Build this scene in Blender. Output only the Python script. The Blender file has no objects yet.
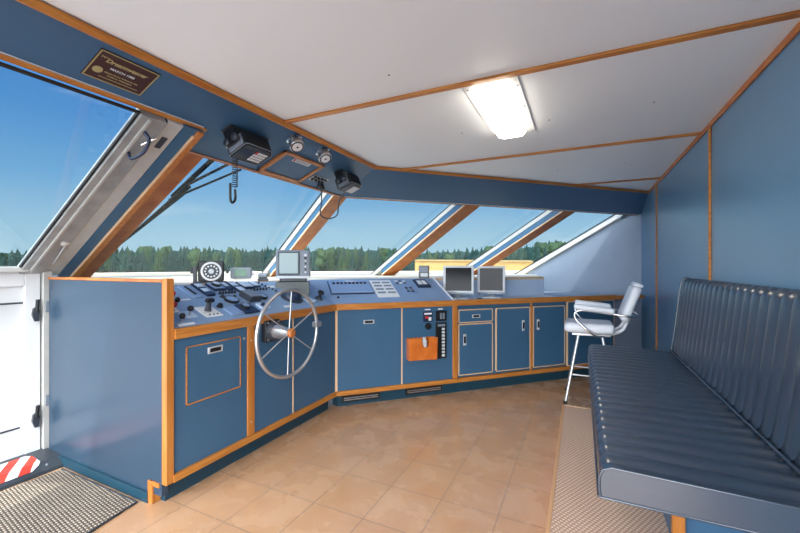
import bpy, bmesh, math, random
from mathutils import Vector, Matrix
random.seed(7)
V = Vector
scene = bpy.context.scene
COL = scene.collection
R = math.sqrt(.5)

# ------------------------------------------------------------------ materials
def lin(c):
    return tuple(((x/255)/12.92 if x/255 <= .04045 else ((x/255+.055)/1.055)**2.4) for x in c) + (1,)

def mat(name, rgb, rough=.5, metal=0, spec=.5, noise=0, nscale=8, bump=0, bscale=40, coat=0, rgb2=None, stretch=None, detail=3):
    m = bpy.data.materials.new(name); m.use_nodes = True
    nt = m.node_tree; b = nt.nodes['Principled BSDF']
    b.inputs['Base Color'].default_value = lin(rgb)
    b.inputs['Roughness'].default_value = rough
    b.inputs['Metallic'].default_value = metal
    b.inputs['Specular IOR Level'].default_value = spec
    b.inputs['Coat Weight'].default_value = coat
    b.inputs['Coat Roughness'].default_value = .15
    tc = nt.nodes.new('ShaderNodeTexCoord'); mp = nt.nodes.new('ShaderNodeMapping')
    nt.links.new(tc.outputs['Object'], mp.inputs['Vector'])
    if stretch: mp.inputs['Scale'].default_value = stretch
    if noise or rgb2:
        n = nt.nodes.new('ShaderNodeTexNoise'); n.inputs['Scale'].default_value = nscale; n.inputs['Detail'].default_value = detail
        nt.links.new(mp.outputs[0], n.inputs['Vector'])
        r = nt.nodes.new('ShaderNodeValToRGB')
        r.color_ramp.elements[0].position = .35; r.color_ramp.elements[1].position = .65
        a = lin(rgb)
        if rgb2: c2 = lin(rgb2)
        else: c2 = tuple(x*(1-noise) for x in a[:3])+(1,)
        r.color_ramp.elements[0].color = c2; r.color_ramp.elements[1].color = a
        nt.links.new(n.outputs['Fac'], r.inputs[0]); nt.links.new(r.outputs[0], b.inputs['Base Color'])
    if bump:
        n = nt.nodes.new('ShaderNodeTexNoise'); n.inputs['Scale'].default_value = bscale
        nt.links.new(mp.outputs[0], n.inputs['Vector'])
        bp = nt.nodes.new('ShaderNodeBump'); bp.inputs['Strength'].default_value = bump; bp.inputs['Distance'].default_value = .01
        nt.links.new(n.outputs['Fac'], bp.inputs['Height']); nt.links.new(bp.outputs[0], b.inputs['Normal'])
    return m

def emis(m, rgb, s):
    b = m.node_tree.nodes['Principled BSDF']
    b.inputs['Emission Color'].default_value = lin(rgb); b.inputs['Emission Strength'].default_value = s
    return m

BLUE = mat('blue_laminate', (60,100,132), .36, noise=.06, nscale=3, bump=.03, bscale=3)
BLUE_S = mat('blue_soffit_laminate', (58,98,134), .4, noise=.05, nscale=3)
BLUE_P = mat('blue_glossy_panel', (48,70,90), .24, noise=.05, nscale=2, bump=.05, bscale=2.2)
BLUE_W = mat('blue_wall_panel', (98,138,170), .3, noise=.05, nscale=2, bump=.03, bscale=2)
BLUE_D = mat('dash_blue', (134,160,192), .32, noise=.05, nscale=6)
BLUE_L = mat('pale_blue_panel', (190,212,238), .5)
GREYBLUE = mat('grey_blue_panel', (138,152,170), .55, noise=.04)
TEAL = mat('teal_vinyl_kick', (24,64,82), .4)
WOOD = mat('oiled_teak', (194,126,58), .4, rgb2=(176,106,40), nscale=3, stretch=(14,14,1.2), coat=.2)
WOODH = mat('teak_along', (204,130,68), .38, rgb2=(170,98,44), nscale=6, stretch=(14,3,14), coat=.2)
WOODD = mat('brown_mahogany', (186,116,58), .45, rgb2=(166,94,42), nscale=9)
WOODT = mat('teak_trim', (198,132,60), .42, rgb2=(172,106,42), nscale=2.5, stretch=(2,2,30))
BEAD = mat('pale_wood_edge', (226,190,150), .45)
CEIL = mat('white_ceiling_panel', (236,243,248), .45, noise=.02, nscale=1.5)
WHITE = mat('white_paint', (220,222,222), .4, noise=.03, nscale=2)
CREAM = mat('cream_paint', (214,206,188), .6)
ALU = mat('aged_aluminium', (170,173,173), .42, .35, noise=.25, nscale=9, detail=6)
ALUL = mat('pale_aluminium', (190,190,186), .42, .1, noise=.08, nscale=20)
HAND = mat('satin_chrome', (200,204,208), .35, .3)
CHROME = mat('chrome', (225,225,225), .12, 1)
STEEL = mat('brushed_steel', (196,198,200), .3, .8)
BLACK = mat('black_plastic', (22,24,28), .42)
DARK = mat('dark_grey_plastic', (52,58,66), .4)
GREY = mat('grey_plastic', (120,130,142), .45)
GREYD = mat('grey_green_metal', (92,100,98), .45)
GREYL = mat('light_grey_plastic', (205,212,218), .4)
NAVY = mat('navy_instrument', (30,46,74), .35)
INSTR = mat('pale_instrument_face', (190,208,230), .35)
INSTR2 = mat('slate_instrument_face', (134,160,196), .3)
PAPER = mat('white_label', (228,230,232), .6)
RED = mat('red_paint', (200,44,34), .45)
RUBBER = mat('black_rubber', (18,18,20), .6)
BRASS = mat('brass', (178,168,120), .4, .3)
PLAQUE = mat('dark_brown_plaque', (62,36,34), .4)
SCREEN = mat('green_grey_crt', (120,148,152), .15)
SCREEND = mat('dark_lcd', (30,34,38), .12, spec=.15)
SCREENG = mat('green_lcd', (70,120,96), .25)
VINYLW = mat('white_vinyl', (228,234,242), .35)
ORANGE = mat('orange_varnished_wood', (214,122,48), .3, rgb2=(196,100,34), nscale=10, coat=.3)
TREEB = mat('conifer_bark', (70,56,44), .9)
SAND = mat('dry_shore', (150,140,108), .9, noise=.3, nscale=.05)
TAN = mat('tan_shed_wall', (160,128,72), .8, noise=.15, nscale=.3)
TANR = mat('brown_shed_roof', (150,124,76), .8)

def leaf(name, a, b):
    return mat(name, a, .9, rgb2=b, nscale=.7, spec=.1)
LEAF = [leaf('conifer_green', (42,72,62), (22,42,42)), leaf('conifer_dark', (34,62,58), (18,38,38)), leaf('conifer_olive', (62,80,52), (30,50,38))]

def vinyl():
    m = mat('dark_blue_vinyl', (44,60,78), .3, spec=1.0, noise=.1, nscale=5, bump=.03, bscale=500, coat=.6)
    return m
VINYL = vinyl()
LAMP = emis(mat('lamp_lens', (255,250,232), .4), (255,244,226), 6.5)

def tile_mat():
    m = mat('terracotta_tile', (206,160,122), .3, coat=.5)
    nt = m.node_tree; b = nt.nodes['Principled BSDF']; tc = nt.nodes.new('ShaderNodeTexCoord')
    mp = nt.nodes.new('ShaderNodeMapping'); mp.inputs['Location'].default_value = (.39,-2.01,0)
    nt.links.new(tc.outputs['Object'], mp.inputs[0])
    br = nt.nodes.new('ShaderNodeTexBrick'); br.offset = 0; br.squash = 1
    br.inputs['Scale'].default_value = 1; br.inputs['Brick Width'].default_value = .3125; br.inputs['Row Height'].default_value = .325
    br.inputs['Mortar Size'].default_value = .003; br.inputs['Mortar Smooth'].default_value = .3
    br.inputs['Color1'].default_value = (1,1,1,1); br.inputs['Color2'].default_value = (.9,.9,.9,1)
    nt.links.new(mp.outputs[0], br.inputs['Vector'])
    n = nt.nodes.new('ShaderNodeTexNoise'); n.inputs['Scale'].default_value = 4.5; n.inputs['Detail'].default_value = 10; n.inputs['Distortion'].default_value = .3
    nt.links.new(tc.outputs['Object'], n.inputs['Vector'])
    r = nt.nodes.new('ShaderNodeValToRGB'); e = r.color_ramp.elements
    e[0].position = .3; e[0].color = lin((202,154,112)); e[1].position = .7; e[1].color = lin((214,172,134))
    nt.links.new(n.outputs['Fac'], r.inputs[0])
    mx = nt.nodes.new('ShaderNodeMixRGB'); mx.blend_type = 'MULTIPLY'; mx.inputs[0].default_value = .5
    nt.links.new(r.outputs[0], mx.inputs[1]); nt.links.new(br.outputs['Color'], mx.inputs[2])
    m2 = nt.nodes.new('ShaderNodeMixRGB'); m2.inputs[2].default_value = lin((158,128,104))
    nt.links.new(br.outputs['Fac'], m2.inputs[0]); nt.links.new(mx.outputs[0], m2.inputs[1]); nt.links.new(m2.outputs[0], b.inputs['Base Color'])
    bp = nt.nodes.new('ShaderNodeBump'); bp.inputs['Strength'].default_value = .05; bp.inputs['Distance'].default_value = .004
    nt.links.new(n.outputs['Fac'], bp.inputs['Height']); nt.links.new(bp.outputs[0], b.inputs['Normal'])
    rr = nt.nodes.new('ShaderNodeMapRange'); rr.inputs['To Min'].default_value = .2; rr.inputs['To Max'].default_value = .34
    nt.links.new(n.outputs['Fac'], rr.inputs['Value']); nt.links.new(rr.outputs[0], b.inputs['Roughness'])
    return m
TILE = tile_mat()

def weave(name, c1, c2, sx, sy, rot=0):
    m = mat(name, c1, .95, spec=.1); nt = m.node_tree; b = nt.nodes['Principled BSDF']
    tc = nt.nodes.new('ShaderNodeTexCoord'); mp = nt.nodes.new('ShaderNodeMapping'); mp.inputs['Rotation'].default_value = (0,0,rot)
    nt.links.new(tc.outputs['Object'], mp.inputs[0])
    outs = []
    for d, s in (('X', sx), ('Y', sy)):
        w = nt.nodes.new('ShaderNodeTexWave'); w.bands_direction = d; w.inputs['Scale'].default_value = s; w.inputs['Distortion'].default_value = .6
        w.inputs['Detail Scale'].default_value = 3
        nt.links.new(mp.outputs[0], w.inputs['Vector']); outs.append(w)
    mt = nt.nodes.new('ShaderNodeMath'); mt.operation = 'MULTIPLY'
    nt.links.new(outs[0].outputs['Fac'], mt.inputs[0]); nt.links.new(outs[1].outputs['Fac'], mt.inputs[1])
    n = nt.nodes.new('ShaderNodeTexNoise'); n.inputs['Scale'].default_value = 4
    nt.links.new(tc.outputs['Object'], n.inputs['Vector'])
    ad = nt.nodes.new('ShaderNodeMath'); ad.operation = 'MULTIPLY_ADD'; ad.inputs[1].default_value = .3
    nt.links.new(n.outputs['Fac'], ad.inputs[0]); nt.links.new(mt.outputs[0], ad.inputs[2])
    r = nt.nodes.new('ShaderNodeValToRGB'); e = r.color_ramp.elements
    e[0].position = .22; e[0].color = lin(c2); e[1].position = .6; e[1].color = lin(c1)
    nt.links.new(ad.outputs[0], r.inputs[0]); nt.links.new(r.outputs[0], b.inputs['Base Color'])
    bp = nt.nodes.new('ShaderNodeBump'); bp.inputs['Strength'].default_value = .6; bp.inputs['Distance'].default_value = .004
    nt.links.new(mt.outputs[0], bp.inputs['Height']); nt.links.new(bp.outputs[0], b.inputs['Normal'])
    return m
MAT = weave('woven_mat', (190,176,158), (96,86,78), 13, 20, .12)
CARPET = weave('ribbed_carpet', (240,214,192), (196,160,138), 17, 17, .5)

def glass_mat(name, tint, refl=.06):
    m = bpy.data.materials.new(name); m.use_nodes = True; nt = m.node_tree; nt.nodes.clear()
    o = nt.nodes.new('ShaderNodeOutputMaterial'); t = nt.nodes.new('ShaderNodeBsdfTransparent'); g = nt.nodes.new('ShaderNodeBsdfGlossy')
    t.inputs[0].default_value = tint+(1,); g.inputs['Roughness'].default_value = .02
    mx = nt.nodes.new('ShaderNodeMixShader'); mx.inputs[0].default_value = .03
    nt.links.new(t.outputs[0], mx.inputs[1]); nt.links.new(g.outputs[0], mx.inputs[2]); nt.links.new(mx.outputs[0], o.inputs[0])
    return m
GLASS = glass_mat('window_glass', (.93,.96,.96))

# ------------------------------------------------------------------ mesh helpers
class Fr:
    def __init__(s, o, x, y, z): s.o, s.x, s.y, s.z = V(o), V(x), V(y), V(z)
    def p(s, a, b, c): return s.o + s.x*a + s.y*b + s.z*c
W0 = Fr((0,0,0), (1,0,0), (0,1,0), (0,0,1))
def nb(): return bmesh.new()

def prism8(bm, c, bev=0, seg=1):
    vs = [bm.verts.new(p) for p in c]
    fs = [bm.faces.new([vs[i] for i in q]) for q in ((0,1,3,2),(4,6,7,5),(0,4,5,1),(2,3,7,6),(0,2,6,4),(1,5,7,3))]
    if bev:
        es = list({e for f in fs for e in f.edges})
        bmesh.ops.bevel(bm, geom=es, offset=bev, segments=seg, profile=.5, affect='EDGES', clamp_overlap=True)
    return bm
def box(bm, f, a0, a1, b0, b1, c0, c1, bev=0, seg=1):
    return prism8(bm, [f.p(a,b,c) for a in (a0,a1) for b in (b0,b1) for c in (c0,c1)], bev, seg)
def B(f, *a, **k): return box(nb(), f, *a, **k)
def beam(bm, p0, p1, w, d, bev=0):
    p0, p1, w, d = V(p0), V(p1), V(w), V(d)
    return prism8(bm, [a+b+c for a in (p0,p1) for b in (V((0,0,0)),w) for c in (V((0,0,0)),d)], bev)
def poly(bm, pts, off):
    off = V(off); a = [bm.verts.new(V(p)) for p in pts]; b = [bm.verts.new(V(p)+off) for p in pts]
    n = len(pts); bm.faces.new(a); bm.faces.new(b[::-1])
    for i in range(n): bm.faces.new((a[i], a[(i+1)%n], b[(i+1)%n], b[i]))
    return bm
def frame_of(d):
    d = d.normalized(); u = d.cross(V((0,0,1)))
    if u.length < .05: u = d.cross(V((1,0,0)))
    u.normalize(); return u, d.cross(u).normalized()
def tube(bm, pts, r, seg=10, closed=False):
    pts = [V(p) for p in pts]; n = len(pts); rings = []
    u = None
    for i, p in enumerate(pts):
        if closed: d = pts[(i+1)%n]-pts[i-1]
        else: d = pts[min(i+1,n-1)]-pts[max(i-1,0)]
        d.normalize()
        if u is None: u, w = frame_of(d)
        else:
            u = (u-d*u.dot(d)).normalized(); w = d.cross(u)
        rr = r[i] if isinstance(r, (list,tuple)) else r
        rings.append([bm.verts.new(p+(u*math.cos(t)+w*math.sin(t))*rr) for t in [2*math.pi*k/seg for k in range(seg)]])
    m = n if closed else n-1
    for i in range(m):
        a, b = rings[i], rings[(i+1)%n]
        for k in range(seg): bm.faces.new((a[k], a[(k+1)%seg], b[(k+1)%seg], b[k]))
    if not closed: bm.faces.new(rings[0][::-1]); bm.faces.new(rings[-1])
    return bm
def lathe(bm, o, ax, prof, seg=20):
    """prof: (distance along axis, radius)"""
    o, ax = V(o), V(ax).normalized(); u, w = frame_of(ax); rings = []
    for h, r in prof:
        rings.append([bm.verts.new(o+ax*h+(u*math.cos(t)+w*math.sin(t))*max(r,1e-4)) for t in [2*math.pi*k/seg for k in range(seg)]])
    for a, b in zip(rings, rings[1:]):
        for k in range(seg): bm.faces.new((a[k], a[(k+1)%seg], b[(k+1)%seg], b[k]))
    bm.faces.new(rings[0][::-1]); bm.faces.new(rings[-1])
    return bm
def arc(pts, n=6):
    """Catmull-Rom smoothing"""
    P = [V(p) for p in pts]; P = [P[0]]+P+[P[-1]]; out = []
    for i in range(1, len(P)-2):
        for k in range(n):
            t = k/n; a,b,c,d = P[i-1:i+3]
            out.append(.5*((2*b)+(c-a)*t+(2*a-5*b+4*c-d)*t*t+(3*b-a-3*c+d)*t**3))
    out.append(P[-2]); return out

def roots_loc(o):
    v = V((0,0,0))
    while o: v += o.location; o = o.parent
    return v
def obj(name, bm, m, parent=None, smooth=None, origin=None):
    bmesh.ops.recalc_face_normals(bm, faces=bm.faces[:])
    if parent: off = roots_loc(parent); loc = V((0,0,0))
    else:
        if origin is None:
            xs = [v.co for v in bm.verts]
            origin = V(((min(c.x for c in xs)+max(c.x for c in xs))/2, (min(c.y for c in xs)+max(c.y for c in xs))/2, min(c.z for c in xs)))
        off = V(origin); loc = off
    for v in bm.verts: v.co -= off
    me = bpy.data.meshes.new(name); bm.to_mesh(me); bm.free()
    me.materials.append(m)
    o = bpy.data.objects.new(name, me); COL.objects.link(o); o.location = loc
    if parent: o.parent = parent
    if smooth is not None:
        for p in me.polygons: p.use_smooth = True
        try: me.set_sharp_from_angle(angle=math.radians(smooth))
        except Exception: pass
    return o
def thing(name, label, cat, loc, group=None):
    o = bpy.data.objects.new(name, None); COL.objects.link(o); o.location = V(loc); o.empty_display_size = .1
    o['label'] = label; o['category'] = cat
    if group: o['group'] = group
    return o
def tag(o, label, cat, group=None, kind=None):
    o['label'] = label; o['category'] = cat
    if group: o['group'] = group
    if kind: o['kind'] = kind
    return o
def struct(name, bm, m, label=None, smooth=None, origin=(0,0,0)):
    o = obj(name, bm, m, None, smooth, origin); o['kind'] = 'structure'
    if label: o['label'] = label
    return o
def text(name, s, fr, a, b, c, size, m, parent, bold=0, xdir=None, sx=1, shear=0):
    """flat raised lettering: fr.x reading direction, up = -fr.y"""
    cu = bpy.data.curves.new(name, 'FONT'); cu.body = s; cu.size = size; cu.extrude = .0006; cu.offset = bold; cu.shear = shear
    t = bpy.data.objects.new(name, cu); COL.objects.link(t)
    dg = bpy.context.evaluated_depsgraph_get(); me = bpy.data.meshes.new_from_object(t.evaluated_get(dg))
    COL.objects.unlink(t); bpy.data.objects.remove(t)
    off = roots_loc(parent)
    for v in me.vertices: v.co = fr.p(a+v.co.x*sx, b-v.co.y, c+v.co.z) - off
    me.materials.clear(); me.materials.append(m)
    o = bpy.data.objects.new(name, me); COL.objects.link(o); o.parent = parent
    return o

# ------------------------------------------------------------------ layout of the wheelhouse
e = V((R,R,0)); n = V((-R,R,0))                     # along / outward of the angled side
C0 = V((-2.02,2.87,0))                              # console front corner
ZC = 2.22
T0 = V((-1.70,3.05,0)); HB = V((-2.21,3.26,0)); ZH = 2.01     # header top / bottom corner
mdir = V((-1.25,.513,-.746)); mh = V((-1.25,.513,0)).normalized()
HF = Fr((-2.02,0,0), (0,1,0), (1,0,0), (0,0,1))
CF = Fr(C0, e, -n, (0,0,1))
DL = math.hypot(.5,.215)
HD = Fr((-2.02,0,.95), (0,1,0), V((-.5,0,.215))/DL, V((.215,0,.5))/DL)
CD = Fr(C0+V((0,0,.95)), e, (n*.5+V((0,0,.215)))/DL, (n*-.215+V((0,0,.5)))/DL)
SL = math.hypot(.51,.21)
SF = Fr((-1.70,0,ZC), (0,1,0), V((-.51,0,-.21))/SL, V((.21,0,-.51))/SL)
RW = Fr((.75,0,0), (0,1,0), (-1,0,0), (0,0,1))
YB = -.6                                            # rear end of what is modelled

# floor, ceiling
struct('floor', box(nb(), W0, -3.4, .75, YB, 6.3, -.06, 0), TILE)
struct('ceiling', poly(nb(), [(-1.70,YB,ZC),(.80,YB,ZC),(.80,5.55,ZC),(-1.70,3.05,ZC)], (0,0,.02)), CEIL)
struct('ceiling_roof', poly(nb(), [(-2.21,YB,2.26),(.85,YB,2.26),(.85,6.32,2.26),(-2.21,3.26,2.26)], (0,0,.08)), WHITE)
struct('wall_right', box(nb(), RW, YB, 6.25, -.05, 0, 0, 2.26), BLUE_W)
# headers (sloping soffits)
bm = nb()
poly(bm, [SF.p(YB,0,0), SF.p(1.50,0,0), SF.p(1.50,.324,0), SF.p(YB,.324,0)], SF.z*-.02)
poly(bm, [SF.p(1.50,0,0), (-1.70,3.05,ZC), (-2.21,3.26,ZH), SF.p(1.50,SL,0)], SF.z*-.02)
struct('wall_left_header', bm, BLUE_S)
NS = (V((0,0,-1))*.51 + n*-.21)/SL
bm = poly(nb(), [(-1.70,3.05,ZC), (.75,5.5,ZC), (.75,6.22,ZH), (-2.21,3.26,ZH)], NS*-.02)
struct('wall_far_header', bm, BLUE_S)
# fascia behind the headers, closing to the roof
bm = nb()
beam(bm, (-2.21,1.50,ZH), (-2.21,3.26,ZH), (.02,0,0), (0,0,.25))
beam(bm, (-1.99,YB,2.10), (-1.99,1.50,2.10), (.02,0,0), (0,0,.16))
beam(bm, (-2.21,3.26,ZH), (.80,6.27,ZH), -n*.02, (0,0,.25))
struct('wall_far_fascia', bm, WHITE)

# ceiling battens (run athwart) and edge trims
k = 1
def trim(bm, m=WOODT):
    global k
    o = struct('trim_%d' % k, bm, m); k += 1; return o
for y, x0 in ((.44,-1.70),(1.86,-1.70),(3.246,-1.52),(4.70,-.06)):
    trim(box(nb(), W0, x0, .74, y-.019, y+.019, ZC-.013, ZC, bev=.003))
trim(beam(nb(), (-1.70,YB,ZC), (-1.70,3.05,ZC), (.022,0,-.006), (-.016,0,-.026)))
trim(beam(nb(), (-1.70,3.05,ZC), (.74,5.49,ZC), -n*.02+V((0,0,-.006)), n*.012+V((0,0,-.024))))
trim(beam(nb(), (.75,YB,ZC-.032), (.75,5.5,ZC-.032), (-.012,0,0), (0,0,.032), .003), WOODD)
trim(beam(nb(), SF.p(YB,.324,-.004), SF.p(1.50,.324,-.004), -SF.y*.03, SF.z*.012))
trim(beam(nb(), SF.p(1.50,.30,-.004), SF.p(1.50,SL,-.004), (0,.022,0), SF.z*.012))
trim(beam(nb(), SF.p(1.50,SL,-.004), HB+V((0,.0,ZH)), -SF.y*.022, SF.z*.010), WOODD)
vd = (n*.51+V((0,0,-.21)))/SL
trim(beam(nb(), HB+V((0,0,ZH)), (.75,6.22,ZH), -vd*.016, NS*.008), WOODD)
for y in (-.3,3.05,4.96):
    trim(box(nb(), RW, y-.016, y+.016, 0, .012, 0, ZC-.03, bev=.003))

# tiny screws in the ceiling
for i, (x, y) in enumerate([(-.74,2.548),(-.181,2.557),(.369,2.53),(-.198,3.918),(.353,3.91),(-.833,1.625)]):
    o = obj('ceiling_screw', lathe(nb(), (x,y,ZC), (0,0,-1), [(0,.006),(.002,.006),(.003,.003)], 8), GREY)
    pos = ['left of the lamp','right of the lamp, near it','far right of the lamp, towards the blue wall','beyond the second batten, middle panel','beyond the second batten, towards the blue wall','in the near panel, left of the lamp'][i]
    tag(o, 'grey screw head in ceiling, '+pos, 'screw', 'screw heads in the ceiling')

# ---------------------------------------------------------------- raked windows
ZV = V((0,0,.175))
def H(t): return HB+V((0,0,ZH))+e*t
def lam(z, z0=ZH): return (z0-z)/.746
NG = V((n.x*.597, n.y*.597, 1)).normalized()        # outward normal of the angled glass
NF = V((-.597,0,1)).normalized()
# panes
def pane(i, c, nn):
    w = struct('window_%d' % i, poly(nb(), c, nn*.008), GLASS)
    return w
L1 = lam(1.175, ZH+.175)
xF = lambda z: -2.21-(ZH+.175-z)/.597
pane(1, [V((-2.21,1.50,ZH))+ZV, H(0)+ZV, H(0)+ZV+mdir*L1, V((xF(1.175),1.50,1.175))], NF)
for i, (a, b) in enumerate(((0,1.35),(1.35,2.74),(2.74,4.10))):
    pane(i+2, [H(a)+ZV, H(b)+ZV, H(b)+ZV+mdir*L1, H(a)+ZV+mdir*L1], NG)
# mullions: wood board inside, blue side, white aluminium at the glass
def mullion(t0, w, a, no, L=None):
    """t0: position of the camera-side edge, a: unit direction across, no: outward normal"""
    L = L or lam(1.17)
    p = (H(0)+a*t0); q = p+mdir*L; ex = mdir*.16
    beam_b = beam(nb(), p+no*.012, q+no*.012, a*w, no*.085)
    r = struct('trim_%d' % mullion.k, beam_b, BLUE); mullion.k += 1
    obj('frame_strip', beam(nb(), p+no*.097-a*.008, q+no*.097-a*.008+ex, a*(w+.016), no*.055), ALUL, r)
    obj('gasket', beam(nb(), p+no*.150-a*.013, q+no*.150-a*.013+ex, a*(w+.026), no*.010), RUBBER, r)
    obj('wood_board', beam(nb(), p-a*.004, q-a*.004, a*(w+.008), no*.014), WOODD, r)
    obj('edge_bead', beam(nb(), p-a*.012, q-a*.012, a*.009, no*.018), BEAD, r)
    return r
mullion.k = 20
mullion(1.44, .185, e, NG); mullion(2.86, .18, e, NG)
# corner mullion between front and angled side, spans the bisector
p = H(0)-V((0,.13,0)); q = H(0)+mdir*lam(1.17)-V((0,.13,0)); p1 = H(0)+e*.05; q1 = p1+mdir*lam(1.17)
up = V((-.36,.15,.92)).normalized()
def wedge(d0, d1, s0, s1):
    bm = nb(); a = V((0,1,0))
    c = [p+a*s0+up*d0, p1+e*s1+up*d0, p+a*s0+up*d1, p1+e*s1+up*d1]; ex = mdir*(.18 if d0 > .05 else 0)
    d = [x+mdir*lam(1.17)+ex for x in c]
    return prism8(bm, c+d)
r_ = struct('trim_22', wedge(.012,.095,0,0), BLUE)
obj('frame_strip', wedge(.095,.155,-.01,.01), ALUL, r_); obj('gasket', wedge(.155,.165,-.02,.02), RUBBER, r_)
obj('wood_board', wedge(0,.013,-.002,.002), WOODD, r_)
obj('edge_bead', beam(nb(), p-V((0,.012,0)), q-V((0,.012,0)), (0,.01,0), up*.018), BEAD, r_)

# grey end wall on the far right, cut to the rake of the glass
WA = V((.75,6.15,0)); nw = V((.38,.925,0)).normalized()
gz = lambda a: ZH+.175-.552*(a-.054)
bm = poly(nb(), [WA+mh*-.02+V((0,0,0)), WA+mh*2.1+V((0,0,0)), WA+mh*2.1+V((0,0,gz(2.1))), WA+mh*.054+V((0,0,gz(.054))), WA+mh*-.02+V((0,0,2.24))], nw*.04)
struct('wall_far_end', bm, GREYBLUE)
bm = beam(nb(), WA+mh*.22+V((0,0,gz(.22))), WA+mh*2.1+V((0,0,gz(2.1))), -nw*.05, V((0,0,-.075)))
r_ = struct('trim_23', bm, WHITE)
obj('gasket', beam(nb(), WA+mh*.22+V((0,0,gz(.22)+.012)), WA+mh*2.1+V((0,0,gz(2.1)+.012)), -nw*.06, V((0,0,-.014))), RUBBER, r_)
obj('edge_bead', beam(nb(), WA+mh*.22+V((0,0,gz(.22)-.075)), WA+mh*2.1+V((0,0,gz(2.1)-.075)), -nw*.03, V((0,0,-.012))), CREAM, r_)
obj('corner_bracket', poly(nb(), [WA-nw*.01+mh*.08+V((0,0,2.08)), WA-nw*.01+mh*.24+V((0,0,2.08)), WA-nw*.01+mh*.24+V((0,0,1.98))], nw*-.03), NAVY, r_)

# ledge behind the consoles
P1 = C0+n*.51+e*2.76; P2 = V((-.89,7.0,0))
bi = V((-1,.4142,0))
ci = C0+bi*.51
zl = 1.165
lp = [V((-2.53,1.34,0)), ci, P1, V((-.70,6.72,0)), V((-1.3,6.98,0)), C0+e*3.0+n*2.25, C0+bi*2.15, V((-4.17,1.34,0))]
bm = poly(nb(), [p_+V((0,0,zl-.03)) for p_ in lp], (0,0,.03))
r_ = struct('trim_30', bm, CREAM)
obj('ledge_face', beam(nb(), ci+e*1.2+V((0,0,.90)), P1+V((0,0,.90)), n*.02, (0,0,.235)), BLUE_L, r_)
obj('wood_edge', beam(nb(), ci+e*1.2-n*.006+V((0,0,zl-.018)), P1-n*.006+V((0,0,zl-.018)), n*.02, (0,0,.02)), BEAD, r_)
obj('ledge_end', beam(nb(), P1+V((0,0,.85)), V((-.70,6.72,.85)), (-.02,0,0), (0,0,.28)), BLUE_L, r_)
obj('wood_edge', beam(nb(), (-2.53,1.34,zl-.012), ci+V((0,0,zl-.012)), (-.03,0,0), (0,0,.016)), WOODT, r_)

# ---------------------------------------------------------------- door at the far left
DK = .62
def dz(z): return -3.3+(z-1.28)/DK
ND = V((-DK,0,1)).normalized(); DD = V((1/DK,0,1))   # per metre of height
def drk(bm, y0, y1, z0, z1, d0, d1, bev=0):
    a = V((dz(z0),y0,z0)); b = V((dz(z1),y0,z1))
    return beam(bm, a+ND*d0, b+ND*d0, (0,y1-y0,0), ND*(d1-d0), bev)
door = bpy.data.objects.new('door_1', None); COL.objects.link(door); door.location = (-3.3,.7,.06); door['kind'] = 'structure'
door['label'] = 'white metal door with raked glazed upper half at far left'
DF = Fr((-3.3,0,0), (0,1,0), (1,0,0), (0,0,1))
bm = nb(); box(bm, DF, .16, 1.27, -.04, -.015, .06, 1.27)
obj('door_panel', bm, WHITE, door)
bm = nb(); box(bm, DF, 1.19, 1.27, -.015, .012, .06, 1.27, .004); box(bm, DF, .16, .24, -.015, .012, .06, 1.27, .004)
box(bm, DF, .24, 1.19, -.015, .012, 1.17, 1.27, .004); box(bm, DF, .24, 1.19, -.015, .008, .06, .14, .004)
obj('door_frame', bm, WHITE, door)
bm = nb(); box(bm, DF, .16, 1.20, -.01, .055, 1.262, 1.30, .006); obj('sill_rail', bm, ALUL, door)
obj('grab_bar', tube(nb(), [DF.p(.3,.012,1.068), DF.p(1.18,.012,1.063)], .006, 8), DARK, door)
obj('grab_bar', tube(nb(), [DF.p(.3,.012,.25), DF.p(1.165,.012,.254)], .006, 8), DARK, door)
for z0 in (.92, .215):
    h = obj('latch', poly(nb(), [DF.p(1.222,.012,z0+.06), DF.p(1.235,.012,z0+.015), DF.p(1.256,.012,z0+.015), DF.p(1.260,.012,z0+.085), DF.p(1.25,.012,z0+.115), DF.p(1.228,.012,z0+.10)], (.02,0,0)), DARK, door)
    obj('latch_handle', tube(nb(), [DF.p(1.245,.03,z0+.08), DF.p(1.246,.04,z0+.16)], .011, 10), BLACK, h, 40)
# raked leaf: stile, glass
bm = nb(); drk(bm, 1.16, 1.295, 1.27, 2.085, -.03, .03, .004); obj('window_stile', bm, ALU, door)
obj('stile_ridge', drk(nb(), 1.20, 1.212, 1.29, 2.08, -.042, -.03), ALUL, door)
bm = nb(); drk(bm, 1.148, 1.164, 1.29, 2.085, -.018, -.004); drk(bm, .16, 1.16, 1.285, 1.297, -.018, -.004); drk(bm, .16, 1.15, 2.078, 2.085, -.014, -.004); drk(bm, 1.293, 1.304, 1.27, 2.085, -.012, .02)
obj('gasket', bm, RUBBER, door)
obj('window_pane', drk(nb(), .16, 1.16, 1.29, 2.085, -.006, .000), GLASS, door)
obj('hinge_stile', drk(nb(), .10, .17, 1.27, 2.085, -.03, .03), ALU, door)
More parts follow.
